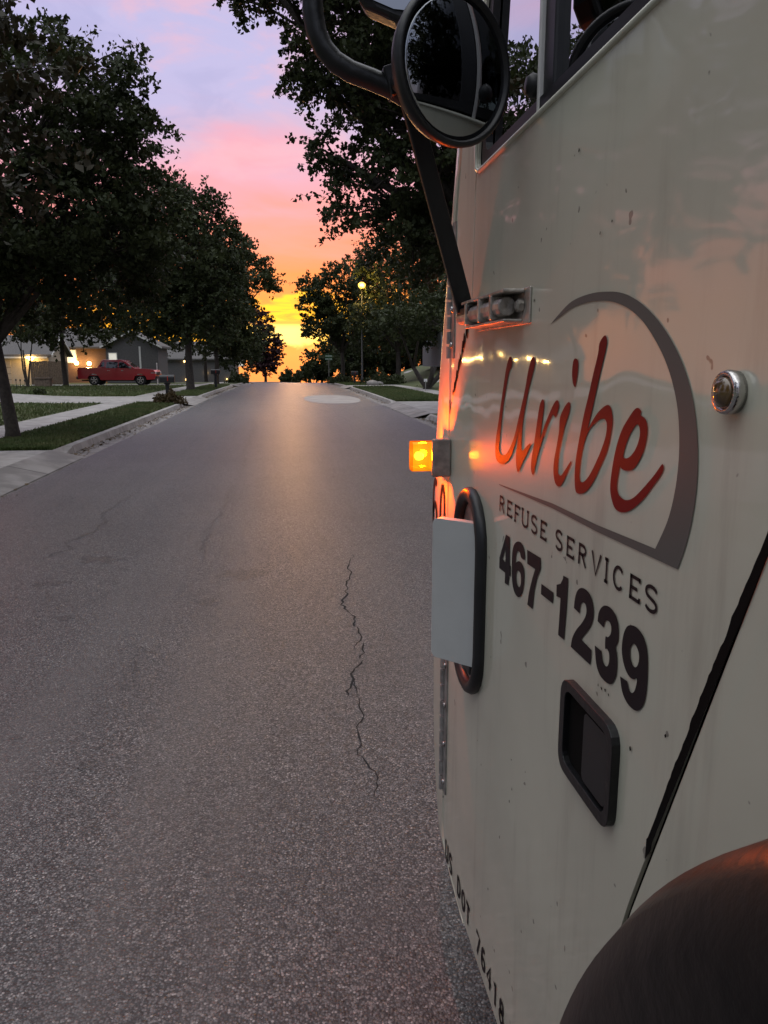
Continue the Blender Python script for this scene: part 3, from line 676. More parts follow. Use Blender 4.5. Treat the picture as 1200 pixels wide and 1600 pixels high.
# round clear marker lamp
mp = door_pt(1147, 613)
b = MB(); b.lathe((TX, mp.y, mp.z), (-1, 0, 0), [(.019, 0), (.020, .008), (.0185, .012), (.0150, .0125), (.0145, .010)], 28); mk = T(b, 'marker_lamp', M['chrome'], rear, smooth=True)
b = MB(); b.lathe((TX-.009, mp.y, mp.z), (-1, 0, 0), [(.0148, 0), (.0130, .005), (.008, .0085), (.001, .0095)], 24); T(b, 'marker_lens', M['lensclear'], mk, smooth=True)
# oval rubber ring in the door with the grey hinged plate standing off it
def capsule(cy, cz, w_, h_, n=12):
    r_ = w_/2; return [(cy+r_*math.cos(R(a)), cz+h_/2-r_+r_*math.sin(R(a))) for a in np.linspace(0, 180, n)]+[(cy+r_*math.cos(R(a)), cz-h_/2+r_+r_*math.sin(R(a))) for a in np.linspace(180, 360, n)]
cp = capsule(1.56, 1.165, .20, .425)
b = MB(); b.tube([(TX-.006, a, c) for a, c in cp], .0155, 10, closed=True); ring = T(b, 'oval_ring', M['rubber'], door, smooth=True)
b = MB(); b.decal([[(1.56+(a-1.56)*.9, 1.165+(c-1.165)*.95) for a, c in cp]], lambda a, c: (TX-.0014, a, c)); T(b, 'ring_backing', M['hingesteel'], ring)
pa, pb_ = on_y(676, 808, 1.56), on_y(752, 820, 1.475); pbz = on_y(745, 1043, 1.475).z; paz = on_y(676, 1027, 1.56).z
ax = (pb_-pa); ax.z = 0; wd = ax.length; ax.normalize(); nrm = Vector((-ax.y, ax.x, 0))
if nrm.y > 0: nrm = -nrm
zt_, zb_ = (pa.z+pb_.z)/2, (pbz+paz)/2
b = MB(); b.prism([rounded([(0, zb_), (wd, zb_), (wd, zt_), (0, zt_)], .016)], lambda a, c, h: tuple(Vector((pa.x, pa.y, 0))+ax*a-nrm*h+Vector((0, 0, c))), .022)
T(b, 'standoff_plate', M['plate'], door, bevel=.006, seg=3)
for zz in (1.0, 1.26):
    b = MB(); b.box(TX-.02, TX, 1.49, 1.55, zz, zz+.06); T(b, 'plate_bracket', M['blackmetal'], door, bevel=.004)
# amber marker lamp on the front corner
lz = on_x(697, 711, TX).z; ly = 1.835
b = MB(); b.box(TX-.006, TX+.004, ly-.034, ly+.034, lz-.045, lz+.045); b.box(TX-.028, TX-.006, ly-.030, ly+.030, lz-.037, lz+.037); b.box(TX-.046, TX-.001, ly-.052, ly-.036, lz-.046, lz+.046); lampb = T(b, 'amber_lamp', M['hingesteel'], cabfront, bevel=.006, seg=3)
b = MB(); b.prism([rounded([(ly-.028, lz-.036), (ly+.028, lz-.036), (ly+.028, lz+.036), (ly-.028, lz+.036)], .014)], lambda a, c, h: (TX-.031-h, a, c), .058)
T(b, 'lamp_lens', M['amber'], lampb, bevel=.013, seg=4)
b = MB(); b.lathe((TX-.070, ly, lz), (-1, 0, 0), [(.004, -.012), (.010, -.006), (.011, 0), (.010, .006), (.003, .011)], 14); T(b, 'lamp_bulb', M['bulb'], lampb, smooth=True)
def point(name, loc, colr, e, rad=.03):
    l = bpy.data.lights.new(name, 'POINT'); l.energy = e; l.color = colr; l.shadow_soft_size = rad
    o = bpy.data.objects.new(name, l); col.objects.link(o); o.location = loc; return o
point('amber_lamp_light', (TX-.050, ly+.004, lz), (1, .16, .004), 33, .010)
# mirror arm, bracket and mirrors
br0, br1 = door_pt(742, 490), door_pt(828, 488)
b = MB()
b.box(TX-.004, TX, br1.y-.005, br0.y-.03, 1.712, 1.770)
b.box(TX-.040, TX-.004, br1.y+.02, br0.y-.04, 1.762, 1.768); b.box(TX-.036, TX-.004, br1.y+.03, br0.y-.06, 1.716, 1.721)
b.tube([(TX-.024, br1.y+.05, 1.742), (TX-.024, br0.y+.01, 1.742)], .016, 12)
for yy in (.09, .17, .27): b.box(TX-.042, TX-.004, br1.y+yy, br1.y+yy+.012, 1.722, 1.762)
M['bracket'] = mat('worn_bracket_steel', (.60, .55, .48), .36, metal=.55, var=.45, vscale=35, bump=.2, bscale=70)
brk = T(b, 'mirror_bracket', M['bracket'], door, bevel=.002)
for yy in (.03, .14, .24):
    b = MB(); b.lathe((TX-.005, br1.y+yy, 1.742), (-1, 0, 0), [(.011, 0), (.011, .008), (.006, .012)], 6); T(b, 'bracket_bolt', M['bracket'], brk)
YA = 1.50
def arm_pts(L): return [on_y(x, y, YA) for x, y in L]
loop = arm_pts([(486,-260), (486,-120), (487,-40), (489,20), (495,52), (506,76), (523,96), (548,112), (580,124), (612,138), (645,158), (680,178)])
b = MB(); b.tube(loop, .0185, 14)
arm = T(b, 'mirror_arm', M['blackmetal'], smooth=True)
b = MB(); lo_ = Vector((TX-.026, br0.y-.02, 1.752)); hi_ = on_y(640, 158, YA); dr = (hi_-lo_); perp = dr.cross(Vector((0, 1, 0))).normalized()
b.obox((lo_+hi_)/2, dr/2, perp*.017, Vector((0, 1, 0))*.008); b.obox(lo_+Vector((.006, -.03, -.003)), (.02, 0, 0), (0, .05, 0), (0, 0, .008))
T(b, 'arm_strut', M['blackmetal'], arm, bevel=.003)
mc = on_y(712, 106, 1.25); nrm = Vector((.40, -.77, -.035)).normalized(); RM = .111
b = MB(); b.lathe(mc, nrm, [(.02, -.062), (.05, -.06), (.085, -.045), (RM-.006, -.022), (RM, -.008), (RM+.001, .002), (RM-.004, .007), (RM-.009, .005), (RM-.010, -.002)], 48)
rmir = T(b, 'round_mirror', M['rubber'], arm, smooth=True)
b = MB(); rad = .42; rr_ = RM-.0095; h0 = math.sqrt(rad*rad-rr_*rr_)
b.lathe(mc, nrm, [(rr_*k/12, math.sqrt(rad*rad-(rr_*k/12)**2)-h0-.001) for k in range(12, -1, -1)], 48); T(b, 'mirror_face', M['mirror'], rmir, smooth=True)
b = MB(); p0 = on_y(618, 128, YA); b.tube([mc-nrm*.055, (mc-nrm*.085+p0)/2+Vector((0, .02, 0)), p0], [.02, .016, .016], 10); b.obox(p0, (.018, 0, .006), (0, .022, 0), (-.008, 0, .024)); T(b, 'mirror_clamp', M['blackmetal'], rmir, bevel=.003)
# the large flat mirror above: only its lower end reaches into view
fa, fb = on_y(556, -2, 1.42), on_y(725, 14, 1.36)
ax = (fb-fa); ax.z = 0; wd = ax.length; ax.normalize(); nn = Vector((-ax.y, ax.x, 0)); nn = nn if nn.y < 0 else -nn
lowp = [(0, .0), (.012, -.012), (wd*.35, -.036), (wd*.62, -.045), (wd*.9, -.03), (wd, 0), (wd, .36), (wd-.02, .38), (.02, .38), (0, .36)]
b = MB(); b.prism([lowp], lambda a, c, h: tuple(fa+ax*a-nn*h+Vector((0, 0, c))), .055)
fm = T(b, 'flat_mirror', M['blackmetal'], arm, bevel=.012, seg=3)
b = MB(); b.prism([[(x*.94+wd*.03, z*.94+.012) for x, z in lowp]], lambda a, c, h: tuple(fa+ax*a+nn*(.001+h)+Vector((0, 0, c))), .002); T(b, 'flat_mirror_face', M['mirror'], fm)
# passenger side mirror seen through the glass
b = MB(); b.prism([rounded([(0, 0), (.2, 0), (.2, .36), (0, .36)], .03)], lambda a, c, h: (TX+WID+.08+a, 2.02-h, 2.08+c), .07); pm = T(b, 'flat_mirror', M['blackmetal'], bevel=.01)
b = MB(); b.prism([rounded([(.015, .015), (.185, .015), (.185, .345), (.015, .345)], .02)], lambda a, c, h: (TX+WID+.08+a, 1.949-h, 2.08+c), .002); T(b, 'flat_mirror_face', M['mirror'], pm)
# front wheel, its rubber fender, and the refuse body behind
def fender():
    b = MB(); prof = [(.02, .835), (-.04, .852), (-.10, .853), (-.14, .845), (-.165, .828), (-.180, .795), (-.182, .75), (-.178, .70), (-.17, .64), (-.15, .62)]   # (offset from skin, radius)
    angs = [R(a) for a in range(-18, 199, 2)]; vs = []
    for a in angs:
        for (dx, r_) in prof: vs.append((TX+dx, FC[0]+r_*math.cos(a), FC[1]+r_*math.sin(a)))
    n = len(prof); b.add(vs, [(j*n+i, j*n+i+1, (j+1)*n+i+1, (j+1)*n+i) for j in range(len(angs)-1) for i in range(n-1)])
    return b
T(fender(), 'wheel_fender', M['fender'], smooth=True)
def wheel(x, y, s=1):
    b = MB(); b.lathe((x, y, .5), (-1, 0, 0), [(.30, -.14), (.47, -.14), (.50, -.11), (.502, .06), (.49, .10), (.44, .125), (.33, .12), (.30, .09)], 40)
    wh = T(b, 'wheel', M['tyre'], smooth=True)
    b = MB(); b.lathe((x, y, .5), (-1, 0, 0), [(.31, .06), (.31, .10), (.28, .10), (.26, .03), (.16, .0), (.14, .06), (.06, .08), (.001, .085)], 32); T(b, 'rim', M['hingesteel'], wh, smooth=True)
for yy in (-.2, -3.6, -4.9): wheel(TX+.06, yy)
for yy in (-.2, -3.6, -4.9): wheel(TX+WID-.10, yy)
b = MB(); b.box(TX+.2, TX+WID-.2, -6.6, 1.5, .42, .62); T(b, 'chassis', M['seam'])
bodyp = [(-1.15, .95), (-1.15, 3.0), (-1.6, 3.35), (-5.6, 3.35), (-6.9, 2.3), (-6.9, .95)]
b = MB(); b.prism([bodyp], lambda a, c, h: (TX-.02+h, a, c), WID+.04); body = T(b, 'hopper_body', M['paint'], bevel=.03)
b = MB()
for yy in (-1.9, -2.6, -3.6, -4.6, -5.6): b.box(TX-.07, TX-.02, yy, yy+.09, .95, 3.3)
T(b, 'body_rib', M['paint'], body, bevel=.01)
b = MB(); b.box(TX-.05, TX-.02, -1.40, -1.28, 1.10, 1.18); T(b, 'amber_side_lamp', M['amber'], body, bevel=.01)
# ------------------------------------------------------------------ trees
def np_mesh(name, verts, quads, m, parent=None):
    me = bpy.data.meshes.new(name); nv, nf = len(verts), len(quads)
    me.vertices.add(nv); me.vertices.foreach_set('co', np.ascontiguousarray(verts, dtype=np.float32).ravel())
    me.loops.add(nf*4); me.loops.foreach_set('vertex_index', np.ascontiguousarray(quads, dtype=np.int32).ravel())
    me.polygons.add(nf); me.polygons.foreach_set('loop_start', np.arange(0, nf*4, 4, dtype=np.int32)); me.polygons.foreach_set('loop_total', np.full(nf, 4, dtype=np.int32))
    me.update(calc_edges=True); me.materials.append(m)
    o = bpy.data.objects.new(name, me); col.objects.link(o); o.parent = parent; return o
def leaves(cent, size, g, droop=.35):
    n = len(cent); d = g.normal(size=(n, 3)); d[:, 2] -= droop; d /= np.linalg.norm(d, axis=1)[:, None]
    q = g.normal(size=(n, 3)); s_ = np.cross(d, q); s_ /= np.linalg.norm(s_, axis=1)[:, None]
    sz = size*g.uniform(.6, 1.35, (n, 1)); wv = sz*g.uniform(.26, .42, (n, 1))
    nrm = np.cross(d, s_)*sz*.12
    v = np.stack([cent-d*sz*.5, cent+s_*wv-d*sz*.05+nrm, cent+d*sz*.5, cent-s_*wv-d*sz*.05+nrm], 1).reshape(-1, 3)
    return v, np.arange(n*4).reshape(n, 4)
def tree(name, base, th, tr, blobs, clumps, lpc, size, leafm, label, spread=.42, seed=1, lean=(0, 0), stems=1, cat='tree', group='trees along the street', hollow=.45, gap=-.8):
    """base: foot (x, y); th: height where limbs start; blobs: crown lobes (dx, dy, z, rx, ry, rz) about the foot"""
    g = np.random.default_rng(seed); r = random.Random(seed)
    bx, by = base; root = empty(name, (bx, by, gz(bx, by) if abs(bx) > 3.5 else zr(by)), label, cat, group)
    tb = MB(); top = Vector((lean[0], lean[1], th))
    fork = []
    for s_ in range(stems):
        off = Vector((0, 0, 0)) if stems == 1 else Vector((.35*tr*6*math.cos(s_*2.4), .35*tr*6*math.sin(s_*2.4), 0))
        tp = top+off*3
        mid = off*.4+tp*.5+Vector((r.uniform(-.1, .1), r.uniform(-.1, .1), 0))
        tb.tube([off*.3+Vector((0, 0, -.15)), off*.35+Vector((0, 0, .18)), mid, tp], [tr*1.55, tr*1.05, tr*.9, tr*.72], 9); fork.append(tp)
    C = []; D = []
    wts = np.array([b_[3]*b_[5]+b_[4]*b_[5]+b_[3]*b_[4] for b_ in blobs]); wts /= wts.sum()
    for i, (dx, dy, z, rx, ry, rz_) in enumerate(blobs):
        c = Vector((dx, dy, z)); f0 = min(fork, key=lambda p: (p-c).length)
        m1 = f0.lerp(c, .5)+Vector((r.uniform(-.3, .3), r.uniform(-.3, .3), .25))
        tb.tube([f0-Vector((0, 0, .1)), m1, c], [tr*.6, tr*.38, tr*.16], 6)
        n = max(3, int(clumps*wts[i])); d = g.normal(size=(n, 3)); d /= np.linalg.norm(d, axis=1)[:, None]
        rad = hollow+(1.04-hollow)*g.random((n, 1))**.6
        cc = np.array(c)+d*rad*np.array([rx, ry, rz_])
        kk = g.normal(size=(5, 3)); kk *= (2.6/np.linalg.norm(kk, axis=1)/max(.8, min(rx, rz_)*.62))[:, None]; ph = g.uniform(0, 6.28, 5)
        keep = np.sin(cc@kk.T+ph).sum(1) > gap; cc, d = cc[keep], d[keep]; n = len(cc); C.append(cc); D.append(d)
        for k in range(0, n, 3):
            e = Vector(cc[k]); s0 = c.lerp(e, .25) if k % 2 else m1.lerp(c, .6)
            tb.tube([s0, s0.lerp(e, .55)+Vector((0, 0, .08)), e], [tr*.14, tr*.09, tr*.03], 4)
    C = np.concatenate(C); D = np.concatenate(D); n = len(C)
    cnt = np.maximum(4, (lpc*g.uniform(.4, 1.5, n)).astype(int))
    od = D*np.array([1, 1, .7])+g.normal(size=(n, 3))*.55+np.array([0, 0, -.22]); od /= np.linalg.norm(od, axis=1)[:, None]
    sp = spread*g.uniform(.6, 1.3, n); N_ = int(cnt.sum()); t_ = g.random((N_, 1))
    bl = g.normal(size=(N_, 3)); bl *= g.random((N_, 1))**.4/np.linalg.norm(bl, axis=1)[:, None]
    S_ = np.repeat(sp, cnt)[:, None]
    cen = np.repeat(C, cnt, 0)+np.repeat(od, cnt, 0)*S_*2.3*(t_-.35)+bl*S_*(.85-.5*t_)*np.array([1, 1, .75])
    v, q = leaves(cen, size, g)
    tk_ = tb.build('trunk', M['bark'], root, smooth=True)
    np_mesh('crown', v, q, leafm, root)
    return root
def px_base(x, Y): return (on_y(x, 590, Y).x, Y)
# left: overhanging bough, the near tree, trees further down the street
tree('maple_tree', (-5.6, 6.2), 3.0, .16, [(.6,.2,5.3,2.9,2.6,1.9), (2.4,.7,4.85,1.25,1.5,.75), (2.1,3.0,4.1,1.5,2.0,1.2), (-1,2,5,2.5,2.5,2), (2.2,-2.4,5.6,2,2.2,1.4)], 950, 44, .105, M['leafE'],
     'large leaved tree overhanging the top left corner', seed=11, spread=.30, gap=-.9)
tree('shade_tree', (-5.45, 16.6), 2.0, .13, [(.2,0,5.4,3.0,3.0,2.4), (1.4,-.3,6.5,1.7,2.0,1.4), (2.0,.2,5.6,1.2,1.6,1.3), (1.5,.2,4.2,1.9,2,1.1), (-1.6,0,4.4,2.4,2.4,1.8), (2.5,.3,3.9,1.0,1.4,.8), (.9,.3,3.1,1.9,1.6,.75)], 1500, 64, .105, M['leafA'],
     'broad dark tree with a leaning trunk on the left verge nearest the road', seed=12, lean=(-.2, .1), spread=.31, gap=-.75)
tree('street_tree', px_base(297, 45), 3.0, .23, [(0,0,7.4,3.0,3.2,3.2), (-1.7,0,9.2,2.4,2.6,2.4), (1.4,0,5.6,2.2,2.4,1.9), (-2.2,.5,5.0,2.2,2.4,2.0), (.6,0,9.6,1.7,1.8,1.6), (2.4,0,7.6,1.2,1.6,1.4), (-3.8,1,7.5,2.2,2.2,2.4), (.8,0,3.6,2.2,2.0,1.1)], 1500, 36, .21, M['leafA'],
     'tall full tree with straight trunk beside the left mailbox driveway', seed=13, spread=.5)
tree('pole_tree', px_base(102, 58), 4.2, .17, [(0,0,7.6,4.2,4,3.6), (3.2,0,6.0,3.0,3,2.4), (-2.5,0,5.2,2.5,2.5,1.8), (5.2,0,5.4,1.8,2,1.4), (1.5,-1,4.2,3.2,2.5,1.5), (-2.5,-1,4.4,2.6,2.5,1.5), (-3.6,0,7.2,2.8,3,2.8), (4.8,1,9.2,2.6,3,2.6), (1.5,0,12,3,3,2.4)], 1400, 32, .24, M['leafA'],
     'dark slender trunked tree standing in front of the white garage door', seed=14, spread=.6)
tree('street_tree', px_base(338, 66), 3.2, .2, [(0,0,6.8,3.0,3,2.8), (2.2,0,8.6,2.4,2.4,2.0), (2.0,0,5.6,1.4,1.8,1.3), (4.3,0,8.2,1.4,1.6,.7), (1.4,0,10.6,1.9,2,1.4), (.8,0,4.0,2.6,2.2,1.3), (1.4,0,3.6,1.5,1.6,1.0), (-2,0,9.4,2.5,2.5,2.2)], 1100, 32, .26, M['leafB'],
     'green tree on the left whose thin branch tips reach over the sunset', seed=15, spread=.55)
tree('street_tree', px_base(322, 88), 3, .2, [(0,0,6,4.5,4,3.8), (4,0,5,2.6,3,2.8), (-5,0,7,4,4,4), (3.4,0,3,2.6,2,1.6)], 700, 30, .32, M['leafA'],
     'distant dark tree filling the left background behind the mailboxes', seed=16, spread=.7)
tree('plum_tree', px_base(415, 112), 2.2, .2, [(0,0,5.2,2.2,2.2,2.6), (-.4,0,8.2,1.7,1.8,1.6), (1.2,0,4.4,1.5,1.6,1.9), (-1.3,0,4.2,1.6,1.6,2.0), (-1.2,0,9.6,1.0,1.1,.8), (0,0,2.6,2.2,2,1.5)], 620, 34, .30, M['leafD'],
     'purple leaved tree silhouetted against the sunset at the end of the road', seed=17, spread=.42)
tree('ornamental_tree', px_base(42, 50), 2.3, .06, [(0,0,3.9,1.7,1.5,.9), (1.2,0,4.4,1.1,1.2,.8), (-1.2,0,4.3,1.2,1.2,.9)], 240, 26, .14, M['leafB'],
     'small multi-stemmed tree in front of the lit garage wall', seed=18, stems=3, spread=.28)
# right: the big oak and the group round the street lamp
tree('oak_tree', (6.1, 20.5), 3.4, .30, [(0,0,9.6,4.2,4.4,3.0), (-3.6,-.5,10.6,2.6,2.8,1.9), (-5.6,-.8,11.0,1.9,2.0,1.4), (-4.3,-.3,8.6,1.6,1.8,1.1), (-2.2,0,8.0,2.6,2.6,1.7), (-4.6,-.2,6.55,.7,.9,.8), (-2.6,0,6.0,1.6,2.0,1.3), (-1.3,.3,4.9,1.7,2,1.1), (-3.8,-.2,5.7,1.3,1.6,1.1), (-2.6,.4,4.7,1.5,1.8,.9), (1.8,-.5,10.6,3,3,2.6), (0,-2,8,3,2.5,2), (.2,-.5,12.2,2.4,2.4,2.0), (1.5,0,6.2,3.0,3,2.2), (-6.5,-.6,10.6,.9,1.2,1.0), (-5.1,-.4,8.4,.7,1.0,.9)], 3100, 60, .125, M['leafB'],
     'large oak leaning over the road from behind the truck', seed=21, spread=.34, gap=-1.0)
tree('bronze_tree', (7.6, 27.5), 2.6, .2, [(0,0,6.6,2.7,2.6,2.4), (-1.6,0,5.2,1.5,1.6,1.3)], 420, 34, .2, M['leafC'],
     'bronze tinged tree showing brown leaves just left of the truck front', seed=22, spread=.45)
tree('lamp_tree', px_base(535, 72), 2.8, .2, [(0,0,6.2,2.4,2.4,2.2), (-1.6,0,8.3,1.7,1.8,1.6), (.6,0,9.4,2.0,2,1.6), (-2.6,0,6.6,1.3,1.4,1.2), (-2.4,0,5.0,1.3,1.5,1.0), (-2.9,0,8.6,1.0,1.1,.8), (2.6,0,7.5,2.5,2.5,2.4), (1.4,0,4.3,2.5,2,1.5)], 900, 32, .26, M['leafB'],
     'leafy tree behind the glowing street lamp with sunset through its edge', seed=23, spread=.5)
tree('verge_tree', px_base(622, 62), 2.6, .22, [(0,0,7.0,3.4,3.4,3.0), (2.2,0,9.6,3,3,2.4), (-2.4,0,5.6,2.0,2.2,1.8), (3,0,5.4,2.6,2.6,2.0), (-1.6,0,9.4,2,2,1.8), (.4,0,3.9,3.0,2.4,1.3)], 1000, 34, .25, M['leafB'],
     'dense dark tree to the right of the street lamp', seed=24, spread=.55)
tree('yard_tree', px_base(668, 46), 1.3, .16, [(0,0,4.2,2.6,2.6,1.1), (-1.9,0,3.8,1.6,1.8,.9), (1.4,0,5.4,2.4,2.4,1.4)], 420, 30, .2, M['leafB'],
     'low forking tree with several dark trunks on the right lawn', seed=25, stems=4, spread=.4)
for i, (x, Y, sd) in enumerate([(585, 96, 61), (660, 92, 62), (545, 104, 63)]):
    tree('back_tree', px_base(x, Y), 1.6, .2, [(0,0,5.0,4.4,3,3.4), (3,0,3.2,3.4,2.4,2.4), (-3,0,2.8,3.0,2.4,2.2), (0,0,1.9,4.4,2.4,1.6)], 620, 30, .34, M['leafA'],
         ['dark bushy tree far behind the street lamp', 'dark bushy tree far behind the low forking tree', 'dark bushy tree far behind the street name sign'][i], seed=sd, spread=.6, gap=-1.2, group='far bushy trees on the right')
for i, (x, Y, h_, sd) in enumerate([(484,128,3.6,31), (503,106,2.6,32), (447,190,4.5,33), (465,210,5,34)]):
    tree('distant_tree', px_base(x, Y), h_*.3, .14, [(0,0,h_*.55,h_*.26,h_*.26,h_*.36), (.5,0,h_*.82,h_*.15,h_*.15,h_*.18), (-h_*.18,0,h_*.42,h_*.16,h_*.16,h_*.22)], 150, 22, .3+.0012*Y, M['leafA'],
         ['small far tree under the street name sign beyond the crest', 'low bushy tree right beside the street name sign', 'tiny tree top peeping over the road crest by the plum tree', 'tiny tree top peeping over the middle of the road crest'][i], seed=sd, spread=.5, group='far trees beyond the crest')
# unseen trees added behind and beside the viewer to darken door and mirror reflections
for (x, y, sd, lb) in [(-8.5, -6, 41, 'unseen tall tree behind the viewer on the left verge'), (-8, -19, 42, 'unseen tall tree farther behind the viewer on the left'), (8.5, -11, 43, 'unseen tall tree behind the truck on the right verge'), (8.6, 3.5, 45, 'unseen tall tree on the right verge hidden beyond the truck cab'), (7.8, 9.5, 47, 'unseen tall tree on the right verge ahead of the truck cab'), (9.5, -3.5, 46, 'unseen tall tree in the right front yard hidden beyond the truck'), (-14, 4, 44, 'unseen tall tree in the left front yard beside the viewer')]:
    tree('shade_tree', (x, y), 3, .25, [(0,0,7,3.6,3.6,3.2), (1.2,1,9.5,2.6,2.6,2), (-2,0,6,2.5,2.5,2.2), (.5,-1.8,4.8,2.4,2.2,1.6), (0,1.5,3.6,3.2,3,1.5)], 900, 30, .24, M['leafA'], lb, seed=sd, spread=.5)
# shrubs
def shrub(name, base, rx, ry, h_, leafm, size, n, label, seed, cat='shrub', group=None):
    g = np.random.default_rng(seed); bx, by = base; root = empty(name, (bx, by, gz(bx, by)), label, cat, group); tb = MB(); r = random.Random(seed); C = []
    for k in range(14):
        a = r.uniform(0, 6.28); e = Vector((rx*.7*math.cos(a)*r.random(), ry*.7*math.sin(a)*r.random(), h_*r.uniform(.5, .95)))
        tb.tube([(e.x*.2, e.y*.2, -.05), (e.x*.6, e.y*.6, e.z*.6), e], [.015, .011, .004], 4)
    d = g.normal(size=(n, 3)); d /= np.linalg.norm(d, axis=1)[:, None]; d[:, 2] = np.abs(d[:, 2])
    cen = d*(.4+.65*g.random((n, 1)))*np.array([rx, ry, h_])*(1+.2*np.sin(d[:, :1]*7+seed))
    v, q = leaves(cen, size, g, -.4); tb.build('stem', M['bark'], root); np_mesh('foliage', v, q, leafm, root); return root
shrub('flower_bush', (px_base(263, 30.2)[0], 30.2), .55, .6, .45, M['leafC'], .12, 1500, 'straggly brownish planting round the foot of the near mailbox', 51)
shrub('hedge_shrub', px_base(532, 70), 1.2, 1.4, .75, M['leafA'], .16, 2200, 'low dark shrub under the street name sign', 52)
shrub('hedge_shrub', px_base(600, 60), 1.6, 1.4, .9, M['leafB'], .16, 2600, 'rounded shrub between the street lamp and the yard tree', 53)
shrub('hedge_shrub', px_base(372, 74), 1.2, 1.2, 1.0, M['leafA'], .18, 1800, 'dark shrub by the far left driveway', 54)
shrub('weed_tuft', px_base(60, 37.6), .35, .3, .3, M['leafB'], .12, 300, 'small weed tuft at the driveway edge on the left', 55, 'plant')
# grass blades on the near verges: countless, one object
g = np.random.default_rng(5)
def blades(n, x0, x1, y0, y1, p=1.6):
    y = y0+(y1-y0)*g.random(n)**p; x = x0+(x1-x0)*g.random(n); return x, y
xs_, ys_ = [], []
for (n, a, b_, c, d) in [(42000,XL-1.72,XL-.2,14.3,30.8), (26000,-14,-6.95,14.3,30.8), (9000,-5.6,XL-.2,37.3,59), (14000,-20,-6.95,37.3,58), (22000,XR+.2,7.1,31,51.5), (5000,XR+.2,7.1,57.5,76), (9000,8.6,16,31,52)]:
    x, y = blades(n, a, b_, c, d); xs_.append(x); ys_.append(y)
x = np.concatenate(xs_); y = np.concatenate(ys_); n = len(x)
X = np.array([a+xo(b_) for a, b_ in zip(x, y)]); Z = np.array([gz(a, b_) for a, b_ in zip(X, y)])
cen = np.stack([X, y, Z], 1); hgt = g.uniform(.025, .065, n)[:, None]*(1+y[:, None]/60); an = g.uniform(0, 6.28, n); wdt = (.005+.0005*y)[:, None]
sd = np.stack([np.cos(an), np.sin(an), np.zeros(n)], 1)*wdt; tip = np.stack([g.normal(0, .022, n), g.normal(0, .022, n), np.zeros(n)], 1)
v = np.stack([cen-sd, cen+sd, cen+sd*.25+tip+hgt*np.array([0, 0, 1.]), cen-sd*.25+tip+hgt*np.array([0, 0, 1.])], 1).reshape(-1, 3)
tag(np_mesh('grass', v, np.arange(4*n).reshape(n, 4), M['grass']), kind='stuff')

# fallen leaves and grit along the gutters
n = 5200; y = 6+62*g.random(n)**1.5; sgn = g.random(n) < .55
off = np.abs(g.normal(0, .16, n))+.02
x = np.where(sgn, XL+off, XR-off); X = x+np.array([xo(v) for v in y]); Z = np.array([zr(v) for v in y])+.008
cen = np.stack([X, y, Z], 1); d = g.normal(size=(n, 3))*np.array([1, 1, .12]); d /= np.linalg.norm(d, axis=1)[:, None]
s_ = np.cross(d, np.array([0, 0, 1.])+g.normal(size=(n, 3))*.25); sz = g.uniform(.012, .05, (n, 1))
v = np.stack([cen-d*sz, cen+s_*sz*.6, cen+d*sz, cen-s_*sz*.6], 1).reshape(-1, 3)
M['litter'] = mat('dead_leaf', (.085, .055, .028), .8, color2=(.14, .10, .055), vscale=30)
tag(np_mesh('leaf_litter', v, np.arange(4*n).reshape(n, 4), M['litter']), kind='stuff')

# ------------------------------------------------------------------ street furniture
def child(b, name, m, p, **k): return b.build(name, m, p, **k)
lx, lyy = px_base(566, 61)
sl_ = empty('street_lamp', (lx, lyy, gz(lx, lyy)), 'lit post-top street lamp on a black pole at the right kerb', 'street lamp')
b = MB(); b.tube([(0, 0, -.1), (0, 0, .5), (0, 0, .55), (0, 0, 7.2)], [.13, .12, .075, .05], 12); child(b, 'pole', M['post'], sl_, smooth=True)
b = MB(); b.lathe((0, 0, 7.2), (0, 0, 1), [(.06, 0), (.10, .05), (.16, .1)], 12); hd = child(b, 'lamp_base', M['post'], sl_)
b = MB(); b.lathe((0, 0, 7.3), (0, 0, 1), [(.14, 0), (.27, .15), (.27, .32), (.10, .44)], 14); child(b, 'lamp_globe', M['streetlamp'], sl_, smooth=True)
b = MB(); b.lathe((0, 0, 7.745), (0, 0, 1), [(.2, 0), (.12, .08), (.02, .16)], 12); child(b, 'lamp_cap', M['post'], sl_)
point('street_lamp_light', (lx-.02, lyy-.42, gz(lx, lyy)+7.45), (1, .62, .16), 260, .15)
sx_, sy_ = px_base(514, 72)
sg_ = empty('street_sign', (sx_, sy_, gz(sx_, sy_)), 'green street name sign with two stacked blades on a thin post', 'sign')
b = MB(); b.tube([(0, 0, -.1), (0, 0, 2.2)], .03, 8); child(b, 'post', M['hingesteel'], sg_)
for z in (2.05, 2.32):
    b = MB(); b.box(-.32, .32, -.012, .012, z, z+.2); bl = child(b, 'blade', M['signgreen'], sg_, bevel=.004)
    b = MB(); b.box(-.30, .30, -.015, -.0125, z+.06, z+.14); child(b, 'blade_band', M['white'], bl)
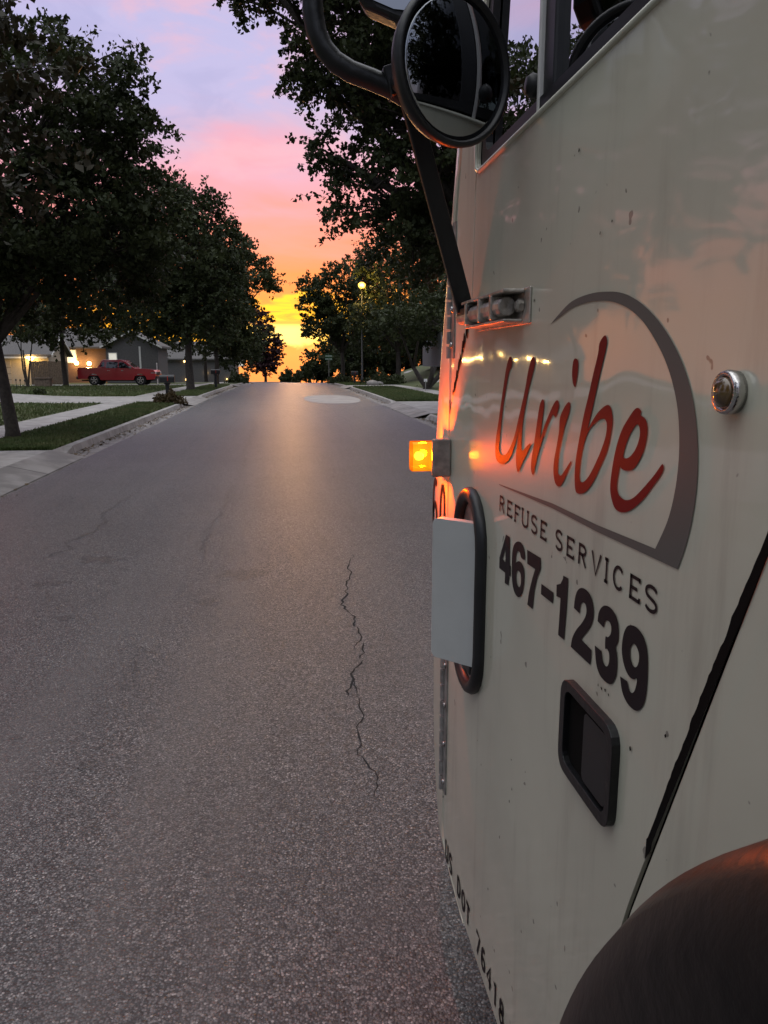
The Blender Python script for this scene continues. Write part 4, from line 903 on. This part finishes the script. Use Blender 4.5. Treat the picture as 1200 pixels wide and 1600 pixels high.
def mailbox(base, label, rz=0, dark=True, h_=1.05):
    o = empty('mailbox', (*base, gz(*base)), label, 'mailbox', None, rz)
    b = MB(); b.box(-.07, .07, -.07, .07, -.1, h_-.28); b.box(-.11, .11, -.11, .11, h_-.34, h_-.27); child(b, 'post', M['plasticblack'], o, bevel=.01)
    b = MB(); prof = [(-.14, h_-.26), (.14, h_-.26), (.14, h_-.08)]+[(.14*math.cos(R(a)), h_-.08+.11*math.sin(R(a))) for a in range(15, 180, 15)]+[(-.14, h_-.08)]
    b.prism([prof], lambda a, c, h: (-.27+h, a, c), .54); bx = child(b, 'box', M['plasticblack'], o, bevel=.008)
    b = MB(); b.box(.271, .283, -.12, .12, h_-.25, h_-.03); child(b, 'box_door', M['plasticblack'], bx, bevel=.004)
    b = MB(); b.box(.02, .05, -.155, -.142, h_-.2, h_-.02); child(b, 'flag', M['redlens'], bx)
    return o
mailbox((px_base(261, 30.6)[0], 30.6), 'black post mailbox with planting at its foot on the left verge')
mailbox(px_base(337, 49), 'farther black mailbox beside the tree on the left kerb', h_=1.15)
mailbox(px_base(554, 62), 'dark mailbox at the foot of the street lamp', h_=1.0)
for i, x in enumerate((24.5, 31, 38)):
    p = px_base(x, 41); st = empty('garden_stake', (*p, gz(*p)), ['leftmost', 'middle', 'rightmost'][i]+' of three dark garden stakes on the left lawn', 'stake', 'garden stakes')
    b = MB(); b.tube([(0, 0, -.05), (0, 0, .42)], .014, 6); child(b, 'stake_rod', M['post'], st)
    b = MB(); b.lathe((0, 0, .42), (0, 0, 1), [(.03, 0), (.045, .03), (.02, .10)], 8); child(b, 'stake_cap', M['post'], st)
p = px_base(246, 62); mo = empty('marker_post', (*p, gz(*p)), 'thin white post behind the pickup truck', 'post')
b = MB(); b.tube([(0, 0, -.1), (0, 0, 1.6)], .04, 8); child(b, 'post_shaft', M['white'], mo); b = MB(); b.lathe((0, 0, 1.6), (0, 0, 1), [(.05, 0), (.05, .04), (.01, .09)], 8); child(b, 'post_cap', M['white'], mo)
p = px_base(665, 43); mo = empty('lawn_sign', (*p, gz(*p)), 'small pale stake sign on the right lawn by the forking tree', 'sign')
b = MB(); b.tube([(0, 0, -.1), (0, 0, .55)], .02, 6); child(b, 'stake', M['hingesteel'], mo); b = MB(); b.box(-.09, .09, -.01, .01, .5, .66); child(b, 'panel', M['white'], mo, bevel=.004)
for i, (x, Y, s_) in enumerate([(582, 57, .38), (592, 58, .28)]):
    p = px_base(x, Y); r = random.Random(i+5); b = MB(); me = bmesh.new(); bmesh.ops.create_icosphere(me, subdivisions=2, radius=s_)
    vv = [v.co*(1+.25*mnoise.noise(v.co*2.2+Vector((i*7, 0, 0)))) for v in me.verts]; b.add([(v.x*1.3, v.y, v.z*.7+s_*.35) for v in vv], [[q.index for q in f.verts] for f in me.faces]); me.free()
    o = b.build('boulder', M['gutter'], smooth=True); o.location = (*p, gz(*p)); tag(o, ['larger', 'smaller'][i]+' grey boulder at the right driveway edge', 'rock', 'boulders')
b = MB()
# ------------------------------------------------------------------ houses and fence on the left
def house(name, loc, wx, wy, h_, roofh, wallm, label, ridge='x', rz=0):
    o = empty(name, (*loc, gz(*loc)), label, 'house', None, rz)
    b = MB(); b.box(-wx/2, wx/2, -wy/2, wy/2, -.4, h_)
    if ridge == 'y': b.prism([[(-wx/2, h_), (wx/2, h_), (0, h_+roofh)]], lambda a, c, h: (a, -wy/2+h, c), wy)
    else: b.prism([[(-wy/2, h_), (wy/2, h_), (0, h_+roofh)]], lambda a, c, h: (-wx/2+h, a, c), wx)
    wl = child(b, 'wall', wallm, o)
    b = MB(); ov = .4
    k = (wx if ridge == 'y' else wy)/2; sl2 = roofh/k
    for sg in (-1, 1):
        pr = [(0, roofh+h_+.02), (sg*(k+ov), h_-ov*sl2+.02), (sg*(k+ov), h_-ov*sl2+.2), (0, roofh+h_+.2)]
        if ridge == 'y': b.prism([pr], lambda a, c, h: (a, -wy/2-ov+h, c), wy+2*ov)
        else: b.prism([pr], lambda a, c, h: (-wx/2-ov+h, a, c), wx+2*ov)
    rf = child(b, 'roof', M['roof'], o)
    b = MB()
    for sg in (-1, 1):
        pr = [(0, roofh+h_-.02), (sg*(k+ov+.02), h_-ov*sl2-.02), (sg*(k+ov+.02), h_-ov*sl2+.16), (0, roofh+h_+.16)]
        if ridge == 'y': b.prism([pr], lambda a, c, h: (a, -wy/2-ov-.05+h, c), .045)
        else: b.prism([pr], lambda a, c, h: (wx/2+ov+.005+h, a, c), .045)
    child(b, 'fascia', M['white'], rf)
    return o
def window(o, x, z, w_, h_, y, paneM=None):
    b = MB(); b.prism([[(x-w_/2, z), (x+w_/2, z), (x+w_/2, z+h_), (x-w_/2, z+h_)], [(x-w_/2+.07, z+.07), (x+w_/2-.07, z+.07), (x+w_/2-.07, z+h_-.07), (x-w_/2+.07, z+h_-.07)]], lambda a, c, h: (a, y-.06+h, c), .056)
    wn = child(b, 'window', M['white'], o)
    b = MB(); b.box(x-w_/2+.06, x+w_/2-.06, y-.02, y-.008, z+.06, z+h_-.06); child(b, 'pane', paneM or M['carglass'], wn); return wn
def wall_lamp(o, x, y, z, e=60):
    b = MB(); b.box(x-.06, x+.06, y-.06, y-.005, z-.1, z+.1); lb = child(b, 'wall_lamp', M['post'], o)
    b = MB(); b.lathe((x, y-.23, z-.1), (0, 0, 1), [(.12, -.05), (.20, .06), (.20, .24), (.09, .34)], 12); child(b, 'lamp_globe', M['walllamp'], lb, smooth=True)
    p = o.location; point('wall_lamp_light', (p.x+x, p.y+y-.75, p.z+z+.05), (1, .62, .20), e, .12)
gx, gy = px_base(18, 70)
hA = house('garage_house', (gx-1.0, gy+2.5), 8.5, 6, 2.5, 1.5, M['cream'], 'cream garage at far left with a glowing lamp on its wall')
b = MB(); b.box(-3.2, 1.2, -3.045, -3.005, -.1, 2.0)
gd = child(b, 'garage_door', M['cream'], hA)
b = MB()
for z in (.4, .9, 1.4): b.box(-3.2, 1.2, -3.055, -3.047, z, z+.03)
child(b, 'panel_groove', M['wood'], gd)
wall_lamp(hA, 2.9, -3.0, 2.15, 110)
b = MB(); b.box(-4.25, 4.3, -3.5, -3.4, 2.18, 2.32); child(b, 'gutter_pipe', M['white'], hA)
bx_, by_ = px_base(122, 84)
hB = house('brick_house', (bx_, by_), 7.5, 6, 3.6, 1.7, M['brick'], 'brown brick house behind the pickup with lamps on its front')
window(hB, .15, 2.0, 1.2, 1.3, -3.0, M['litwin'])
b = MB(); b.box(-3.3, -.6, -3.06, -3.005, -.2, 2.0); child(b, 'garage_door', M['white'], hB)
wall_lamp(hB, .75, -3.0, 1.95, 90); wall_lamp(hB, 1.95, -3.0, 1.9, 90)
cx_, cy_ = px_base(205, 74)
hC = house('grey_house', (cx_+.2, cy_+3), 4.6, 6, 3.4, 1.2, M['siding'], 'dark grey sided house with white corner trim behind the pickup hood', ridge='y')
b = MB()
for k in range(14): b.box(-2.28, 2.28, -3.02, -3.004, .1+.23*k, .125+.23*k)
child(b, 'siding_board', M['siding'], hC)
b = MB(); b.box(.62, .78, -3.05, -3.022, -.2, 3.35); child(b, 'corner_trim', M['white'], hC)
window(hC, -1.7, 1.5, .8, 1.3, -3.022, M['litwin'])
dx_, dy_ = px_base(318, 100)
hD = house('far_house', (dx_-2, dy_+4), 12, 8, 3, 2, M['siding'], 'far house behind the left street trees with small lit lamps')
for k, (x, y) in enumerate([(288, 565), (291, 596), (322, 583), (355, 595), (376, 562)]):
    q = on_y(x, y, dy_-.5) - Vector(hD.location)
    if k == 4: window(hD, q.x, 2.0, .8, .9, -4.0, M['litwin']); continue
    b = MB(); b.lathe((q.x, -4.12, max(.4, q.z)), (0, 0, 1), [(.08, -.1), (.14, 0), (.10, .14)], 10); lp = child(b, 'porch_lamp', M['farlamp'], hD, smooth=True)
    b = MB(); b.box(q.x-.05, q.x+.05, -4.05, -4.003, max(.4, q.z)-.1, max(.4, q.z)+.1); child(b, 'lamp_bracket', M['post'], lp)
q = on_y(490, 577, 118); fl = empty('far_lamp', (q.x, 118, zr(118)), 'tiny glowing lamp on a post beyond the crest of the road', 'street lamp')
b = MB(); b.tube([(0, 0, 0), (0, 0, q.z-zr(118)-.2)], .05, 8); child(b, 'pole', M['post'], fl); b = MB(); b.lathe((0, 0, q.z-zr(118)), (0, 0, 1), [(.1, -.2), (.24, 0), (.2, .2), (.05, .3)], 12); child(b, 'lamp_globe', M['farlamp'], fl, smooth=True)
hE = house('pale_house', (18.5, 64), 12, 8, 3.4, 2, mat('blue_grey_siding', (.20, .22, .25), .7, var=.1), 'pale blue grey house up the bank behind the right yard tree')
window(hE, -3, 1.0, 1.4, 1.3, -4.0); window(hE, 1.5, 1.0, 1.4, 1.3, -4.0)
# wooden fence: boards butt side by side
f0, f1 = px_base(50, 66), px_base(107, 68)
fo = empty('wood_fence', (*f0, gz(*f0)), 'weathered board fence beside the white garage door at left', 'fence')
dv = Vector((f1[0]-f0[0], f1[1]-f0[1], 0)); nb = int(dv.length/.15); r = random.Random(4)
b = MB(); ux = dv.normalized()
for k in range(nb): b.obox(ux*(.15*k+.07)+Vector((0, 0, .9)), ux*.068, Vector((-ux.y, ux.x, 0))*.011, (0, 0, .95+r.uniform(-.03, .03)))
child(b, 'board_panel', M['wood'], fo)
for k in range(3):
    b = MB(); b.obox(ux*(dv.length*(k+.02)/2.04)+Vector((-ux.y*.07, ux.x*.07, .85)), ux*.05, Vector((-ux.y, ux.x, 0))*.05, (0, 0, 1.0)); child(b, 'post', M['wood'], fo)
p = px_base(67, 56); bo = empty('wooden_planter', (*p, gz(*p)), 'brown wooden planter box in front of the board fence', 'planter')
b = MB(); b.box(-.5, .5, -.3, .3, 0, .55); child(b, 'box', M['wood'], bo, bevel=.02); b = MB(); b.box(-.56, .56, -.36, .36, .551, .62); child(b, 'rim', M['wood'], bo, bevel=.01)
# ------------------------------------------------------------------ the red pickup
def pickup(loc, rz):
    o = empty('pickup_truck', (*loc, gz(*loc)+.012), 'red crew cab pickup truck parked on the driveway at left', 'pickup truck', None, rz)
    W2 = .96
    def whl(x): return [(x+.46*math.cos(R(a)), .40+.46*math.sin(R(a))) for a in range(170, 9, -16)]
    prof = [(-2.80, .50), (-2.14, .48)]+whl(-1.68)+[(-1.2, .40), (1.2, .40)]+whl(1.68)+[(2.15, .42), (2.72, .46), (2.80, .62), (2.80, .98), (2.68, 1.12), (2.2, 1.20), (1.35, 1.25), (-1.05, 1.28), (-2.78, 1.30), (-2.82, .8)]
    def t3(a, c, h): return (a, h-W2, c)
    b = MB(); b.prism([prof], t3, 2*W2); child(b, 'body', M['carred'], o, bevel=.05, seg=3, ang=30)
    cab = [(1.30, 1.24), (.55, 1.80), (.30, 1.87), (-.95, 1.87), (-1.10, 1.82), (-1.42, 1.29)]
    def c3(a, c, h): s_ = 1-.16*(c-1.2)/.62; return (a, (h-.88)*s_, c)
    b = MB(); b.prism([cab], c3, 1.76); cb = child(b, 'cab', M['carred'], o, bevel=.05, seg=3)
    for sg in (-1, 1):
        for q in ([(1.02, 1.26), (.50, 1.68), (.16, 1.71), (.16, 1.26)], [(.08, 1.26), (.08, 1.71), (-.72, 1.71), (-.78, 1.26)], [(-.90, 1.36), (-.88, 1.70), (-1.02, 1.70), (-1.22, 1.36)]):
            b = MB(); b.prism([q], lambda a, c, h: (a, sg*((.88)*(1-.16*(c-1.2)/.62)+.002+h), c), .008); child(b, 'side_window', M['carglass'], cb)
        b = MB(); b.box(.92, 1.08, sg*.98-.09, sg*.98+.09, 1.24, 1.40); child(b, 'side_mirror', M['hingesteel'], o, bevel=.03)
        b = MB(); b.box(-2.2, 2.1, sg*.962-.008, sg*.962+.008, .72, .77); child(b, 'side_trim', M['carred'], o)
        b = MB(); b.box(2.45, 2.815, sg*.80-.16, sg*.80+.16, .84, 1.0); child(b, 'headlight', M['white'], o, bevel=.03)
        b = MB(); b.box(-2.835, -2.70, sg*.86-.11, sg*.86+.11, .80, 1.14); child(b, 'tail_light', M['redlens'], o, bevel=.02)
        for x in (-.05, .95):
            b = MB(); b.box(x-.62, x-.44, sg*.97-.015, sg*.97+.015, 1.06, 1.10); child(b, 'door_handle', M['chrome'], o, bevel=.008)
        for x in (1.68, -1.68):
            b = MB(); b.lathe((x, sg*.76, .39), (0, sg, 0), [(.24, -.1), (.37, -.1), (.39, -.06), (.39, .12), (.36, .16), (.25, .16), (.24, .12)], 28); wh = child(b, 'wheel', M['tyre'], o, smooth=True)
            b = MB(); b.lathe((x, sg*.76, .39), (0, sg, 0), [(.245, .08), (.245, .155), (.225, .155), (.21, .10), (.04, .11), (.001, .11)], 28)
            for k in range(5):
                a = R(72*k+18); c = Vector((x+.13*math.cos(a), sg*.885, .39+.13*math.sin(a))); b.obox(c, (.1*math.cos(a), 0, .1*math.sin(a)), (0, .022, 0), (-.04*math.sin(a), 0, .04*math.cos(a)))
            child(b, 'rim', M['chrome'], wh)
    b = MB(); b.prism([[(1.20, 1.285), (.60, 1.735), (.62, 1.745), (1.22, 1.295)]], lambda a, c, h: (a, h-.72, c+.012), 1.44); child(b, 'windscreen', M['carglass'], cb)
    b = MB(); b.box(2.70, 2.90, -.94, .94, .48, .68); child(b, 'front_bumper', M['plasticblack'], o, bevel=.04)
    b = MB(); b.box(-2.95, -2.74, -.94, .94, .46, .66); child(b, 'rear_bumper', M['plasticblack'], o, bevel=.04)
    b = MB(); b.box(2.78, 2.83, -.6, .6, .72, .98); child(b, 'grille', M['plasticblack'], o, bevel=.02)
    b = MB(); b.box(-2.6, 2.5, -.75, .75, .34, .42); child(b, 'underside', M['seam'], o)
    return o
pickup((px_base(180, 58.5)[0], 58.8+1.6), R(-4))
